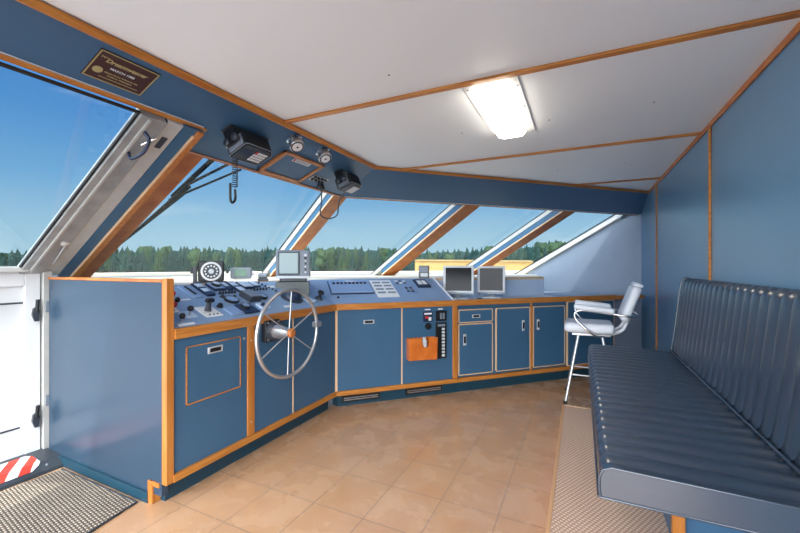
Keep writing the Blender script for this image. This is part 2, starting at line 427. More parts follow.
# door pull near the top and stay near the knee
h = obj('pull_handle', tube(nb(), arc([V((dz(1.945),1.225,1.945))-ND*.035, V((dz(1.945),1.225,1.945))-ND*.075, V((dz(1.985),1.245,1.985))-ND*.09, V((dz(2.03),1.235,2.03))-ND*.08, V((dz(2.035),1.22,2.035))-ND*.035], 5), .009, 8), NAVY, door, 60)
obj('latch_bolt', tube(nb(), [V((dz(1.99),1.245,1.99))-ND*.045, V((dz(2.03),1.285,2.03))-ND*.045], .008, 8), CHROME, door, 60)
obj('stay_rod', tube(nb(), [V((dz(1.36),1.285,1.36))-ND*.045, V((dz(1.47),1.27,1.47))-ND*.045], .007, 8), STEEL, door, 60)
obj('stay_bracket', lathe(nb(), V((dz(1.475),1.268,1.475))-ND*.03, -ND, [(0,.022),(.012,.022),(.02,.012)], 12), ALUL, door, 40)
# jamb
r_ = struct('trim_40', drk(nb(), 1.302, 1.386, 1.25, 2.09, -.018, .04, .003), ALUL)
obj('strike_slot', drk(nb(), 1.325, 1.355, 1.985, 2.03, -.024, -.016), DARK, r_)
bm = nb(); box(bm, DF, 1.277, 1.328, -.04, .03, .05, 1.27, .003); obj('jamb_post', bm, ALUL, r_)
for z0 in (.99,.355): obj('strike_plate', box(nb(), DF, 1.288, 1.318, .03, .036, z0, z0+.075, .002), GREY, r_)
r_ = struct('trim_41', drk(nb(), 1.386, 1.50, 1.18, 2.094, -.022, .10), BLUE)
obj('wood_edge', drk(nb(), 1.462, 1.502, 1.18, 2.094, -.034, -.018, .003), WOOD, r_)
obj('edge_bead', drk(nb(), 1.455, 1.463, 1.18, 2.07, -.036, -.02), BEAD, r_)
# board of the first post on the inner window plane
a = V((-2.21,1.50,ZH)); b = V((-2.21-(ZH-1.17)/.597,1.50,1.17))
r_ = struct('trim_42', beam(nb(), a, b, (0,.18,0), NF*.02), WOODD)
obj('post_side', beam(nb(), a+NF*.02, b+NF*.02, (0,.17,0), NF*.09), BLUE, r_)
obj('frame_strip', beam(nb(), a+NF*.10, b+NF*.10+(b-a)*.12, (0,.185,0), NF*.055), ALUL, r_)
# left wall outside the door opening, above threshold (aft part, not in the picture)
struct('wall_left', box(nb(), W0, -3.34, -3.3, YB, .10, 0, 1.27), WHITE)
struct('window_6', drk(nb(), YB, .10, 1.27, 2.09, .0, .008), GLASS)  # unseen pane, added instead of solid wall to let more daylight in
# threshold with hazard tape
r_ = struct('trim_43', poly(nb(), [(-3.36,.1,0),(-3.36,.1,.075),(-3.10,.1,.06),(-3.035,.1,.02),(-3.03,.1,0)], (0,1.20,0)), DARK)
def stripes():
    m = mat('hazard_tape', (235,235,235), .5); nt = m.node_tree
    tc = nt.nodes.new('ShaderNodeTexCoord'); mp = nt.nodes.new('ShaderNodeMapping'); mp.inputs['Rotation'].default_value = (0,0,.62)
    w = nt.nodes.new('ShaderNodeTexWave'); w.bands_direction = 'Y'; w.inputs['Scale'].default_value = 3.4
    r = nt.nodes.new('ShaderNodeValToRGB'); r.color_ramp.interpolation = 'CONSTANT'
    r.color_ramp.elements[0].color = lin((236,236,234)); r.color_ramp.elements[1].position = .5; r.color_ramp.elements[1].color = lin((222,62,46))
    nt.links.new(tc.outputs['Object'], mp.inputs[0]); nt.links.new(mp.outputs[0], w.inputs[0]); nt.links.new(w.outputs['Fac'], r.inputs[0])
    nt.links.new(r.outputs[0], nt.nodes['Principled BSDF'].inputs['Base Color']); return m
TAPE = stripes()
obj('hazard_tape', poly(nb(), [(-3.25,.3,.0695),(-3.10,.3,.0615),(-3.055,.3,.034),(-3.055,1.14,.034),(-3.08,1.18,.05),(-3.10,1.195,.0615),(-3.22,1.20,.068),(-3.25,1.17,.0695)], (.0006,0,.002)), TAPE, r_)
obj('screw_head', lathe(nb(), (-3.066,1.215,.04), (.5,0,.8), [(0,.008),(.003,.007)], 10), CHROME, r_)

# ---------------------------------------------------------------- helm console
t = helm = thing('helm_console', 'blue helm console with slanted dash, teak trim and steering wheel in front', 'console', (-2.3,2.1,0))
# end partition
bm = nb(); box(bm, W0, -3.25, -2.045, 1.30, 1.335, .055, 1.215)
obj('end_panel', bm, BLUE_P, t)
obj('top_rail', box(nb(), W0, -3.25, -2.04, 1.292, 1.343, 1.213, 1.230, .003), WOODD, t)
obj('corner_post', box(nb(), W0, -2.045, -2.006, 1.298, 1.345, .12, 1.235, .004), WOOD, t)
bm = nb(); box(bm, W0, -2.14, -2.06, 1.293, 1.33, .10, .125); obj('kick_trim', bm, WOOD, t)
obj('kick_post', box(nb(), W0, -2.155, -2.115, 1.29, 1.34, 0, .125, .003), WOOD, t)
bm = nb(); box(bm, W0, -3.10, -2.15, 1.285, 1.30, 0, .058); obj('kick_board', bm, TEAL, t)
bm = nb(); poly(bm, [(-2.08,1.34,0),(-2.08,2.845,0),(-2.2,2.895,0),(-2.2,1.34,0)], (0,0,.125)); obj('kick_board', bm, TEAL, t)
bm = nb(); box(bm, W0, -2.2, -2.08, 1.34, 2.84, .12, .125); 
# body behind fronts
bm = poly(nb(), [(-2.04,1.335,.12),(-2.04,2.862,.12),(-2.52,3.06,.12),(-2.52,1.335,.12)], (0,0,.79)); obj('body', bm, BLUE, t)
# fronts
obj('side_panel', box(nb(), HF, 1.348, 1.855, -.02, 0, .16, .91), BLUE, t)
d = obj('access_door', box(nb(), HF, 1.425, 1.795, 0, .004, .518, .838), BLUE, t)
bm = nb()
for a in ((1.420,1.800,.511,.518),(1.420,1.800,.838,.844),(1.420,1.425,.511,.844),(1.795,1.800,.511,.844)): box(bm, HF, a[0], a[1], 0, .008, a[2], a[3])
obj('door_bead', bm, WOODT, d)
def pull(fr, a0, a1, c0, c1, par, w=0.0):
    h = obj('handle', box(nb(), fr, a0, a1, w, w+.006, c0, c1, .002), HAND, par)
    da = (a1-a0)*.14; dc = (c1-c0)*.2
    obj('finger_slot', box(nb(), fr, a0+da, a1-da, w+.006, w+.0068, c0+dc, c1-dc), BLACK, h)
pull(HF, 1.556, 1.661, .775, .815, d, .004)
obj('lock', lathe(nb(), HF.p(1.832,0,.822), (1,0,0), [(0,.010),(.006,.009)], 12), STEEL, t)
obj('front_post', box(nb(), HF, 1.857, 1.918, -.02, .008, .16, .91, .003), WOOD, t)
for z0 in (.25,.80): obj('screw_head', lathe(nb(), HF.p(1.888,.008,z0), (1,0,0), [(0,.006),(.002,.005)], 8), STEEL, t)
obj('front_panel', box(nb(), HF, 1.920, 2.302, -.02, 0, .16, .91), BLUE, t)
obj('panel_strip', box(nb(), HF, 2.302, 2.312, -.02, .004, .16, .91), BEAD, t)
obj('front_panel', box(nb(), HF, 2.312, 2.866, -.02, 0, .16, .91), BLUE, t)
obj('bottom_rail', poly(nb(), [(-2.0,1.34,.122),(-2.0,2.862,.122),(-2.03,2.874,.122),(-2.03,1.34,.122)], (0,0,.04)), WOODT, t)
obj('nosing', poly(nb(), [(-1.995,1.345,.902),(-1.995,2.86,.902),(-2.05,2.883,.902),(-2.05,1.345,.902)], (0,0,.055)), WOODT, t)
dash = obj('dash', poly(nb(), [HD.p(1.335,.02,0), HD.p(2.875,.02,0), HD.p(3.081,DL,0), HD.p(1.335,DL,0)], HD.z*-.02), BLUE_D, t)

def hbox(name, u0, u1, v0, v1, h, m, par=None, bev=.003, fr=None, w0=0):
    return obj(name, box(nb(), fr or HD, u0, u1, v0, v1, w0, w0+h, bev), m, par or t)
def knob(name, u, v, r, h, m, par=None, fr=None, w0=0):
    f = fr or HD
    return obj(name, lathe(nb(), f.p(u,v,w0), f.z, [(0,r*1.1),(h*.3,r*1.1),(h*.35,r*.85),(h*.9,r*.8),(h,r*.6)], 14), m, par or t, 40)
def gauge(u, v, r, par=None, fr=None, w0=0, face=INSTR2):
    f = fr or HD
    g = obj('gauge', lathe(nb(), f.p(u,v,w0), f.z, [(0,r),(.016,r),(.02,r*.88),(.016,r*.84)], 22), BLACK, par or t, 40)
    obj('gauge_face', lathe(nb(), f.p(u,v,w0+.0155), f.z, [(0,r*.84),(.002,r*.8)], 22), face, g)
    bm = nb(); beam(bm, f.p(u,v,w0+.0185), f.p(u+r*.5,v+r*.45,w0+.0185), f.x*.003, f.z*.001); obj('needle', bm, PAPER, g)
def lever(u, v, par=None, mc=BLACK, hh=.05, lean=.02, r=.012, fr=None, w0=0):
    f = fr or HD
    l = obj('lever', tube(nb(), [f.p(u,v,w0), f.p(u+lean*.5,v+lean,w0+hh)], .006, 8), STEEL, par or t, 40)
    obj('lever_knob', lathe(nb(), f.p(u+lean*.5,v+lean,w0+hh-.012), f.z, [(0,r*.5),(.008,r),(.024,r),(.032,r*.5)], 12), mc, l, 60)
# back row of instrument strips
s = hbox('switch_strip', 1.70, 1.775, .345, .54, .008, INSTR2)
for i in range(5): hbox('button', 1.73, 1.748, .385+.027*i, .40+.027*i, .008, BLACK, s, .001, w0=.008)
s = hbox('radio_strip', 1.805, 1.875, .355, .545, .018, NAVY)
for v in (.40,.475): hbox('display', 1.815, 1.866, v, v+.05, .004, INSTR, s, .001, w0=.018)
s = hbox('instrument_panel', 1.915, 2.02, .425, .54, .018, NAVY)
hbox('instrument_face', 1.922, 2.013, .432, .532, .004, INSTR2, s, .002, w0=.018); gauge(1.966, .485, .034, s, w0=.022, face=INSTR)
s = hbox('small_display', 2.035, 2.082, .42, .545, .015, NAVY); hbox('display', 2.04, 2.077, .47, .535, .004, INSTR, s, .001, w0=.015)
s = hbox('radio_strip', 2.098, 2.165, .355, .54, .02, NAVY)
for v in (.375,.46): hbox('display', 2.106, 2.157, v, v+.06, .004, INSTR, s, .001, w0=.02)
s = hbox('instrument_panel', 2.19, 2.295, .425, .54, .018, NAVY); hbox('instrument_face', 2.197, 2.288, .435, .53, .004, INSTR, s, .002, w0=.018)
s = hbox('small_display', 2.31, 2.375, .44, .54, .014, NAVY); hbox('display', 2.316, 2.369, .455, .53, .004, INSTR, s, .001, w0=.014)
for i in range(6): knob('toggle_switch', 2.42+.008*i, .52-.034*i, .008, .014, BLACK)
hbox('label_plate', 2.45, 2.53, .42, .46, .003, PAPER, bev=0)
hbox('label_plate', 1.60, 1.67, .33, .345, .002, PAPER, bev=0)
hbox('label_plate', 1.43, 1.47, .45, .48, .002, PAPER, bev=0)
# middle row
s = hbox('switch_plate', 1.90, 2.065, .335, .405, .006, INSTR2)
for i in range(6): knob('toggle_switch', 1.918+.026*i, .37, .009, .02, BLACK, s, w0=.006)
s = hbox('switch_plate', 2.20, 2.40, .36, .41, .006, INSTR2)
for i in range(6): knob('toggle_switch', 2.22+.032*i, .385, .009, .02, BLACK, s, w0=.006)
gauge(1.94, .265, .052); gauge(2.235, .275, .045)
knob('rotary_knob', 2.0, .31, .014, .02, BLACK); knob('rotary_knob', 1.91, .33, .016, .02, DARK)
s = hbox('autopilot_box', 2.055, 2.17, .205, .335, .045, DARK, bev=.006); hbox('instrument_face', 2.063, 2.162, .215, .325, .003, GREY, s, .002, w0=.045)
# front row
s = hbox('throttle_plate', 1.61, 1.735, .08, .22, .006, PAPER)
for i in range(3): knob('indicator', 1.645+.028*i, .10, .006, .006, DARK, s, w0=.006)
l = obj('throttle_lever', tube(nb(), [HD.p(1.665,.15,.006), HD.p(1.672,.165,.04), HD.p(1.68,.175,.06)], [.022,.016,.012], 14), DARK, s, 50)
obj('throttle_grip', box(nb(), HD, 1.652, 1.708, .16, .19, .055, .082, .008, 2), BLACK, l)
knob('rotary_knob', 1.79, .195, .02, .028, BLACK)
hbox('instrument_panel', 1.785, 1.885, .06, .165, .014, INSTR2, bev=.004)
s = hbox('control_panel', 1.895, 2.02, .055, .185, .016, NAVY, bev=.004); gauge(1.945, .13, .034, s, w0=.016); 
hbox('instrument_panel', 2.075, 2.16, .09, .17, .012, INSTR, bev=.003); knob('rotary_knob', 2.11, .13, .016, .02, NAVY, w0=.012)
s = hbox('control_plate', 1.48, 1.57, .10, .185, .006, INSTR); lever(1.525, .13, s, BLACK, .035, .01, .018, w0=.006)
for (u,v,m_) in ((1.555,.36,RED),(1.475,.215,RED)):
    s = hbox('red_flag_switch', u-.03, u+.03, v-.03, v+.03, .006, PAPER); lever(u, v, s, m_, .03, .0, .016, w0=.006)
for (u,v) in ((1.535,.275),(1.44,.075),(1.42,.15)): lever(u, v, None, BLACK, .03, .008, .016)
hbox('control_plate', 1.40, 1.50, .03, .05, .004, PAPER, bev=0)
# right of the wheel
hbox('instrument_panel', 2.60, 2.70, .09, .16, .012, INSTR, bev=.003)
hbox('label_plate', 2.30, 2.37, .07, .10, .003, PAPER, bev=0)
s = obj('joystick_base', lathe(nb(), HD.p(2.795,.14,0), HD.z, [(0,.034),(.008,.034),(.02,.022)], 18), DARK, t, 40)
obj('joystick', lathe(nb(), HD.p(2.795,.14,.02), HD.z, [(0,.014),(.03,.014),(.035,.028),(.055,.028),(.062,.018)], 14), BLACK, s, 40)
s = obj('compass_dome', lathe(nb(), HD.p(2.50,.20,0), HD.z, [(0,.085)]+[(.012+.075*math.sin(a),.08*math.cos(a)) for a in [i*math.pi/16 for i in range(8)]]+[(.087,.004)], 26), NAVY, t, 60)
obj('compass_rim', lathe(nb(), HD.p(2.50,.20,0), HD.z, [(0,.094),(.014,.094),(.018,.086)], 26), DARK, s, 40)

# steering wheel
wc = V((-1.785,2.006,.85))
t = thing('steering_wheel', 'stainless six-spoked ship steering wheel with wooden hub cap at blue helm', 'steering wheel', (-2.0,2.05,.82))
obj('rim', tube(nb(), [wc+V((0,math.cos(a)*.292,math.sin(a)*.292)) for a in [2*math.pi*i/64 for i in range(64)]], .0125, 12, True), STEEL, t, 80)
for i in range(6):
    a = math.radians(86+60*i); d = V((0,math.cos(a),math.sin(a)))
    obj('spoke', tube(nb(), [wc+V((-.005,0,0))+d*.02, wc+d*.285], .0045, 8), STEEL, t, 80)
obj('hub', lathe(nb(), wc+V((-.12,0,0)), (1,0,0), [(0,.045),(.03,.048),(.09,.034),(.125,.03)], 24), STEEL, t, 50)
obj('hub_cap', lathe(nb(), wc+V((.005,0,0)), (1,0,0), [(0,.031),(.02,.031),(.027,.026),(.03,.012)], 24), WOODD, t, 40)
bm = nb(); box(bm, HF, 1.98, 2.12, .002, .045, .77, .92, .008, 2); obj('mount_plate', bm, BLACK, t)
obj('steering_pump', lathe(nb(), (-1.975,2.035,.845), (1,0,0), [(0,.062),(.06,.062),(.075,.05)], 20), DARK, t, 50)
for dy, dzz in ((-.05,-.06),(.05,-.06),(-.05,.06),(.05,.06)): obj('bolt', lathe(nb(), HF.p(2.05+dy,.045,.845+dzz), (1,0,0), [(0,.008),(.008,.008)], 6), STEEL, t)
k_ = wc+V((.0,.292*math.cos(.0)+.0,0.02)); obj('rim_clamp', box(nb(), Fr(k_,(0,1,0),(1,0,0),(0,0,1)), -.035, .035, -.018, .022, -.02, .02, .005), STEEL, t)

# ---------------------------------------------------------------- angled console with switches
def cfbox(name, a0, a1, b0, b1, c0, c1, m, par, bev=0): return obj(name, box(nb(), CF, a0, a1, b0, b1, c0, c1, bev), m, par)
t = corner = thing('chart_console', 'angled blue console with sloping switch top between helm and monitors', 'console', CF.p(.6,-.25,0))
bm = poly(nb(), [CF.p(.012,-.02,.12), CF.p(1.24,-.02,.12), CF.p(1.24,-.49,.12), CF.p(-.17,-.45,.12)], (0,0,.79)); obj('body', bm, BLUE, t)
cfbox('front_panel', .02, .638, -.02, 0, .16, .91, BLUE, t)
cfbox('corner_strip', .0, .02, -.02, .004, .16, .91, BEAD, t)
cfbox('panel_strip', .638, .650, -.02, .004, .16, .91, BEAD, t)
p2 = cfbox('switch_panel', .650, 1.19, -.02, 0, .16, .91, BLUE, t)
cfbox('front_post', 1.19, 1.245, -.02, .008, .16, .91, WOOD, t, .003)
pull(CF, .262, .368, .762, .80, t)
obj('kick_board', poly(nb(), [CF.p(.03,-.06,0), CF.p(1.24,-.06,0), CF.p(1.24,-.14,0), CF.p(0,-.14,0)], (0,0,.122)), TEAL, t)
obj('bottom_rail', poly(nb(), [CF.p(.008,.02,.122), CF.p(1.24,.02,.122), CF.p(1.24,-.01,.122), CF.p(-.004,-.01,.122)], (0,0,.04)), WOODT, t)
obj('nosing', poly(nb(), [CF.p(.01,.025,.902), CF.p(1.24,.025,.902), CF.p(1.24,-.03,.902), CF.p(-.012,-.03,.902)], (0,0,.055)), WOODT, t)
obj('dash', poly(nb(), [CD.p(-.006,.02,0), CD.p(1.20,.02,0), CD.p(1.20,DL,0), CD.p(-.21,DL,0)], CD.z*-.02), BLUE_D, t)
obj('end_trim', beam(nb(), CD.p(1.20,.0,-.015), CD.p(1.20,DL,-.015), CD.x*.016, CD.z*.022), PAPER, t)
obj('side_cheek', poly(nb(), [CF.p(1.18,-.02,.9), CF.p(1.18,-.51,.9), CF.p(1.18,-.51,1.15), CF.p(1.18,-.02,.94)], e*.02), BLUE_D, t)
for a0, a1 in ((.07,.44),(.70,1.10)):
    v_ = cfbox('floor_vent', a0, a1, -.06, -.05, .03, .10, BLACK, t, .003)
    for z0 in (.05,.068): cfbox('vent_louvre', a0+.02, a1-.02, -.05, -.044, z0, z0+.008, STEEL, v_)
cb = lambda nm, *a, **kk: hbox(nm, *a, par=kk.pop('par', t), fr=CD, **kk)
s = cb('switch_box', 0.0, .415, .21, .475, .022, INSTR2, bev=.004)
cb('box_base', -.006, .421, .202, .481, .012, NAVY, par=s, bev=0)
for i in range(9): cb('rocker_switch', .03+.04*i+.004, .03+.04*i+.03, .385, .42, .008, BLACK, par=s, bev=.002, w0=.022)
cb('label_plate', .17, .26, .445, .457, .002, PAPER, par=s, bev=0, w0=.022)
s = cb('label_sheet', .44, .665, .12, .50, .004, PAPER, bev=0)
for i in range(4):
    for j in range(2): cb('label_block', .462+.105*j, .545+.105*j, .20+.076*i, .235+.076*i, .001, GREY, par=s, bev=0, w0=.004)
s = cb('switch_plate', .70, .85, .395, .49, .005, INSTR2)
for i in range(3):
    for j in range(2): cb('button', .715+.045*i, .74+.045*i, .41+.042*j, .435+.042*j, .008, PAPER if (i+j)%2 else DARK, par=s, bev=.001, w0=.005)
s = cb('switch_plate', .76, .88, .19, .33, .005, INSTR2)
for i in range(3):
    for j in range(2): cb('button', .775+.05*j, .805+.05*j, .21+.04*i, .235+.04*i, .008, GREY if i%2 else DARK, par=s, bev=.001, w0=.005)
s = cb('plotter', .93, 1.08, .31, .49, .018, NAVY, bev=.004)
for j in range(2): cb('display', .955+.055*j, 1.0+.055*j, .36, .45, .003, PAPER, par=s, bev=.001, w0=.018)
knob('button', .05, .14, .012, .012, BLACK, par=t, fr=CD)
# front switches
def plate(a0, a1, c0, c1, m, d=.012): return cfbox('breaker_plate', a0, a1, 0, d, c0, c1, m, p2, .002)
s = plate(.865, .965, .755, .855, NAVY)
cfbox('label_plate', .875, .955, .012, .014, .825, .842, PAPER, s); cfbox('red_switch', .885, .915, .012, .022, .785, .81, RED, s, .002); cfbox('white_switch', .92, .948, .012, .022, .765, .80, PAPER, s, .002)
s = plate(1.0, 1.12, .755, .858, BLACK)
for i in range(2): cfbox('switch', 1.045+.03*i, 1.065+.03*i, .012, .02, .775, .835, GREY, s, .002)
s = plate(1.0, 1.12, .38, .74, BLACK)
for i in range(9): cfbox('switch', 1.065, 1.095, .012, .022, .40+.033*i, .422+.033*i, PAPER if i in (0,) else GREYL, s, .002)
cfbox('window', 1.02, 1.10, .012, .014, .70, .725, GREY, s)
for a, w_ in ((.885,.06),(1.03,.05)): cfbox('label_plate', a, a+w_, 0, .002, .868, .88, PAPER, p2)
s = obj('rotary_switch', lathe(nb(), CF.p(.92,0,.708), -n, [(0,.034),(.01,.034),(.012,.02),(.03,.018)], 18), BLACK, p2, 40)

# orange wooden holder hung on the switch panel
t = thing('letter_box', 'orange varnished wooden box with notched front hung on blue console', 'box', CF.p(.83,.05,.40))
def hold(): 
    bm = nb(); f = CF
    pts = [(.69,.405),(.975,.395),(.985,.61),(.905,.61),(.895,.55),(.88,.52),(.84,.52),(.825,.55),(.815,.61),(.70,.605)]
    poly(bm, [f.p(a,.078,c) for a,c in pts], f.y*.012); return bm
obj('front_board', hold(), ORANGE, t)
obj('back_board', B(CF, .69, .985, .001, .012, .40, .605), ORANGE, t)
obj('side_board', B(CF, .69, .702, .012, .078, .40, .605), ORANGE, t); obj('side_board', B(CF, .973, .985, .012, .078, .40, .605), ORANGE, t)
obj('bottom_board', B(CF, .70, .975, .012, .078, .40, .412), ORANGE, t)
tag(obj('metal_flask', lathe(nb(), CF.p(.862,.043,.413), (0,0,1), [(0,.028),(.165,.028),(.175,.018),(.195,.018)], 16), GREYL, None, 40), 'small silver metal canister standing in the orange wooden box', 'canister')

# ---------------------------------------------------------------- cabinets along the angled side
def cabinet(name, label, a0, a1, fronts):
    c = thing(name, label, 'cabinet', CF.p((a0+a1)/2,-.25,0))
    obj('body', B(CF, a0, a1, -.50, -.018, .12, .90), BLUE, c)
    obj('kick_board', B(CF, a0, a1, -.14, -.06, 0, .12), TEAL, c)
    obj('bottom_rail', B(CF, a0, a1, -.012, .02, .122, .162), WOODT, c)
    for kind, x0, x1, z0, z1, hd in fronts:
        d = cfbox(kind, x0, x1, -.018, 0, z0, z1, BLUE, c, .002)
        bm = nb()
        for q in ((x0,x1,z1,z1+.009),(x0,x1,z0-.009,z0),(x0-.008,x0,z0,z1),(x1,x1+.008,z0,z1)): box(bm, CF, q[0], q[1], -.018, .003, q[2], q[3])
        obj('front_bead', bm, BEAD, d)
        if hd: pull(CF, *hd, d)
    return c
cabinet('storage_cabinet', 'blue cabinet with one drawer over a door, right of the teak post', 1.246, 1.69,
        [('drawer', 1.268, 1.658, .73, .848, (1.416,1.512,.767,.803)), ('door', 1.268, 1.658, .192, .70, (1.312,1.348,.49,.605))])
c = cabinet('storage_cabinet', 'blue full-height cabinet door with handle at its upper right', 1.69, 2.16, [('door', 1.715, 2.135, .192, .848, (2.035,2.070,.60,.715))])
c = cabinet('storage_cabinet', 'blue full-height cabinet door with handle at its upper left', 2.16, 2.64, [('door', 2.192, 2.615, .192, .848, (2.232,2.268,.60,.715))])
obj('front_stile', B(CF, 2.150, 2.172, -.01, .006, .16, .902, bev=.002), WOOD, c)
c = cabinet('storage_cabinet', 'plain blue end cabinet without handle behind the white chair', 2.64, 3.38, [('front_panel', 2.665, 3.36, .17, .89, None)])
# worktop and fiddle rail
bm = poly(nb(), [CF.p(1.20,-.01,.90), CF.p(2.76,-.01,.90), CF.p(2.76,-.50,.90), CF.p(1.20,-.50,.90)], (0,0,.036))
r_ = obj('worktop', bm, GREYL); tag(r_, 'pale countertop with teak nosing under the two monitors', 'countertop')
obj('worktop_end', poly(nb(), [CF.p(2.76,-.02,.90), CF.p(3.38,-.02,.90), WA+V((-.02,-.02,.90)), WA+mh*1.55+V((0,-.03,.90)), CF.p(2.79,-.52,.90)], (0,0,-.04)), GREYBLUE, r_)
obj('nosing', B(CF, 1.24, 3.38, -.03, .025, .902, .957, bev=.003), WOODT, r_)
# low teak rail bridging to the right wall with grey panel beneath
r_ = struct('wall_far_recess', B(CF, 3.38, 3.90, -.09, -.06, 0, .855), GREYBLUE)
obj('wood_rail', B(CF, 3.38, 3.87, -.07, -.0, .90, .945, bev=.004), WOODT, r_)

# ---------------------------------------------------------------- things on dash and ledge
def facing(loc, target=(0,0), tilt=0):
    d = V((target[0]-loc[0], target[1]-loc[1], 0)).normalized(); x = V((-d.y,d.x,0)); z = V((0,0,1))
    if tilt: 
        ca, sa = math.cos(tilt), math.sin(tilt); d2 = d*ca+z*sa; z2 = z*ca-d*sa; d, z = d2, z2
    return Fr(loc, x, d, z)        # x: to the right seen from the front, y: towards viewer
# radar
F_ = facing((-2.36,2.70,0), (-.6,.4))
t = thing('radar_display', 'grey square radar display on a stand behind the steering wheel', 'monitor', F_.p(0,0,1.03))
obj('stand', B(F_, -.145, .145, -.12, .10, 1.035, 1.165, bev=.006, seg=2), GREYD, t)
obj('swivel', B(F_, -.11, .12, -.10, .11, 1.165, 1.20, bev=.008), DARK, t)
h = obj('housing', B(F_, -.14, .15, -.16, .13, 1.20, 1.445, bev=.012, seg=2), GREY, t)
obj('bezel', B(F_, -.118, .062, .13, .138, 1.225, 1.43, bev=.004), DARK, h)
obj('screen', B(F_, -.108, .050, .138, .142, 1.238, 1.418, bev=.003), SCREEN, h)
for i in range(7): obj('button', lathe(nb(), F_.p(.112,.13,1.25+.025*i), F_.y, [(0,.009 if i<5 else .013),(.008,.007 if i<5 else .012)], 12), BLACK if i%2 else GREYL, h)
obj('front_lip', B(F_, -.14, .15, .12, .145, 1.195, 1.215, bev=.003), GREYL, h)

# round dial box
F_ = facing((-2.68,2.10,0), (-.5,.2))
t = thing('rudder_indicator', 'black square box with a round white dial on the ledge', 'gauge', F_.p(0,0,1.166))
obj('case', B(F_, -.09, .095, -.07, .05, 1.18, 1.345, bev=.01), BLACK, t)
d = obj('dial_ring', lathe(nb(), F_.p(.005,.05,1.262), F_.y, [(0,.075),(.01,.075),(.012,.062),(.006,.06)], 30), PAPER, t, 40)
obj('dial_face', lathe(nb(), F_.p(.005,.052,1.262), F_.y, [(0,.06),(.0085,.059)], 30), DARK, d)
for i in range(12):
    a = math.pi*2*i/12; c = F_.p(.005+.043*math.cos(a),.0605,1.262+.043*math.sin(a))
    obj('dial_mark', lathe(nb(), c, F_.y, [(0,.007),(.003,.006)], 8), PAPER, d)
obj('dial_centre', lathe(nb(), F_.p(.005,.0605,1.262), F_.y, [(0,.02),(.004,.016)], 16), GREYL, d)
obj('bracket', B(F_, -.12, .115, -.03, .02, 1.166, 1.182, bev=.003), DARK, t); obj('bracket_arm', B(F_, -.125, -.10, -.03, .03, 1.166, 1.30, bev=.003), DARK, t)
for s_ in (-.125,.11): obj('side_knob', lathe(nb(), F_.p(s_,0,1.265), F_.x*(1 if s_>0 else -1), [(0,.022),(.02,.02)], 14), DARK, t, 40)
# small grey display
F_ = facing((-2.68,2.40,0), (-.5,.2))
t = thing('depth_sounder', 'small grey display with greenish screen beside the round dial', 'display', F_.p(0,0,1.166))
obj('housing', B(F_, -.085, .085, -.04, .03, 1.195, 1.29, bev=.008), GREY, t); obj('screen', B(F_, -.05, .045, .03, .033, 1.215, 1.275), SCREENG, t)
obj('foot', B(F_, -.06, .06, -.03, .02, 1.166, 1.197, bev=.003), PAPER, t)
obj('side_knob', lathe(nb(), F_.p(.085,-.01,1.245), F_.x, [(0,.018),(.02,.016)], 12), PAPER, t, 40)
# small dark bracket thing at the corner post foot
t = thing('ledge_lamp', 'small grey clip lamp on the ledge at foot of corner post', 'lamp', (-2.66,2.63,1.166))
F_ = facing((-2.66,2.63,0)); obj('base', B(F_, -.045, .05, -.03, .03, 1.166, 1.19, bev=.004), DARK, t)
obj('head', lathe(nb(), F_.p(-.04,0,1.215), F_.x, [(0,.02),(.02,.026),(.07,.024),(.08,.014)], 14), GREY, t, 40); obj('arm', tube(nb(), [F_.p(.03,0,1.18), F_.p(.03,0,1.22)], .008, 8), DARK, t)
# grey box at the far end of the angled dash
F_ = facing(tuple(CF.p(1.11,-.545,0)), (-.4,0))
t = thing('alarm_box', 'dark grey upright box on the ledge left of the monitors', 'box', F_.p(0,0,1.166))
obj('case', B(F_, -.058, .058, -.04, .04, 1.166, 1.31, bev=.005), GREYD, t); obj('label_plate', B(F_, -.035, .045, .04, .042, 1.185, 1.225), GREYL, t)
obj('cover', B(F_, -.05, .05, .04, .046, 1.235, 1.30, bev=.002), GREY, t)
# two monitors
def monitor(tt, half, z0, z1, label, tilt, split):
    loc = CF.p(tt,-.33,0); F2 = facing(tuple(loc), (-.3,.4)); 
    m_ = thing('monitor', label, 'monitor', F2.p(0,0,.937), 'monitors on the counter')
    FT = facing(tuple(F2.p(0,0,z0)), (-.3,.4), tilt); hh = z1-z0
    h = obj('housing', B(FT, -half, half, -.045, 0, 0, hh, bev=.008, seg=2), GREYL, m_)
    obj('screen', B(FT, -half+.028, half-.028, 0, .002, .038, hh-.024), SCREEND, h)
    obj('bezel_line', B(FT, -half+.006, half-.006, 0, .0015, .008, .018), GREY, h)
    obj('neck', B(F2, -.035, .035, -.075, -.035, .945, z0+.10, bev=.005), GREY, m_)
    obj('foot', B(F2, -.11, .11, -.10, .07, .9365, .952, bev=.005), GREYL, m_)
    obj('cable', tube(nb(), arc([F2.p(-half*.3,-.06,z0+.1), F2.p(-half*.7,-.10,z0+.03), F2.p(-half,-.12,.945)], 5), .004, 6), DARK, m_)
    return m_
monitor(1.435, .172, .99, 1.312, 'left one of two white-framed flat monitors, beside the sloping console', .12, .3)
monitor(1.86, .158, .985, 1.305, 'right one of two white-framed flat monitors, nearer the white chair', .05, .5)
for i, (a, b, w_, h_, z_) in enumerate(((1.33,-.14,.20,.09,0),(1.72,-.12,.16,.10,0),(1.98,-.16,.12,.08,0))):
    o = obj('paper_sheet', B(CF, a, a+w_, b-h_, b, .9365, .9385), PAPER if i else GREYL)
    tag(o, ['pale folded paper lying in front of the left monitor','white sheet lying between the two monitors','small white sheet at right monitor foot'][i], 'paper')
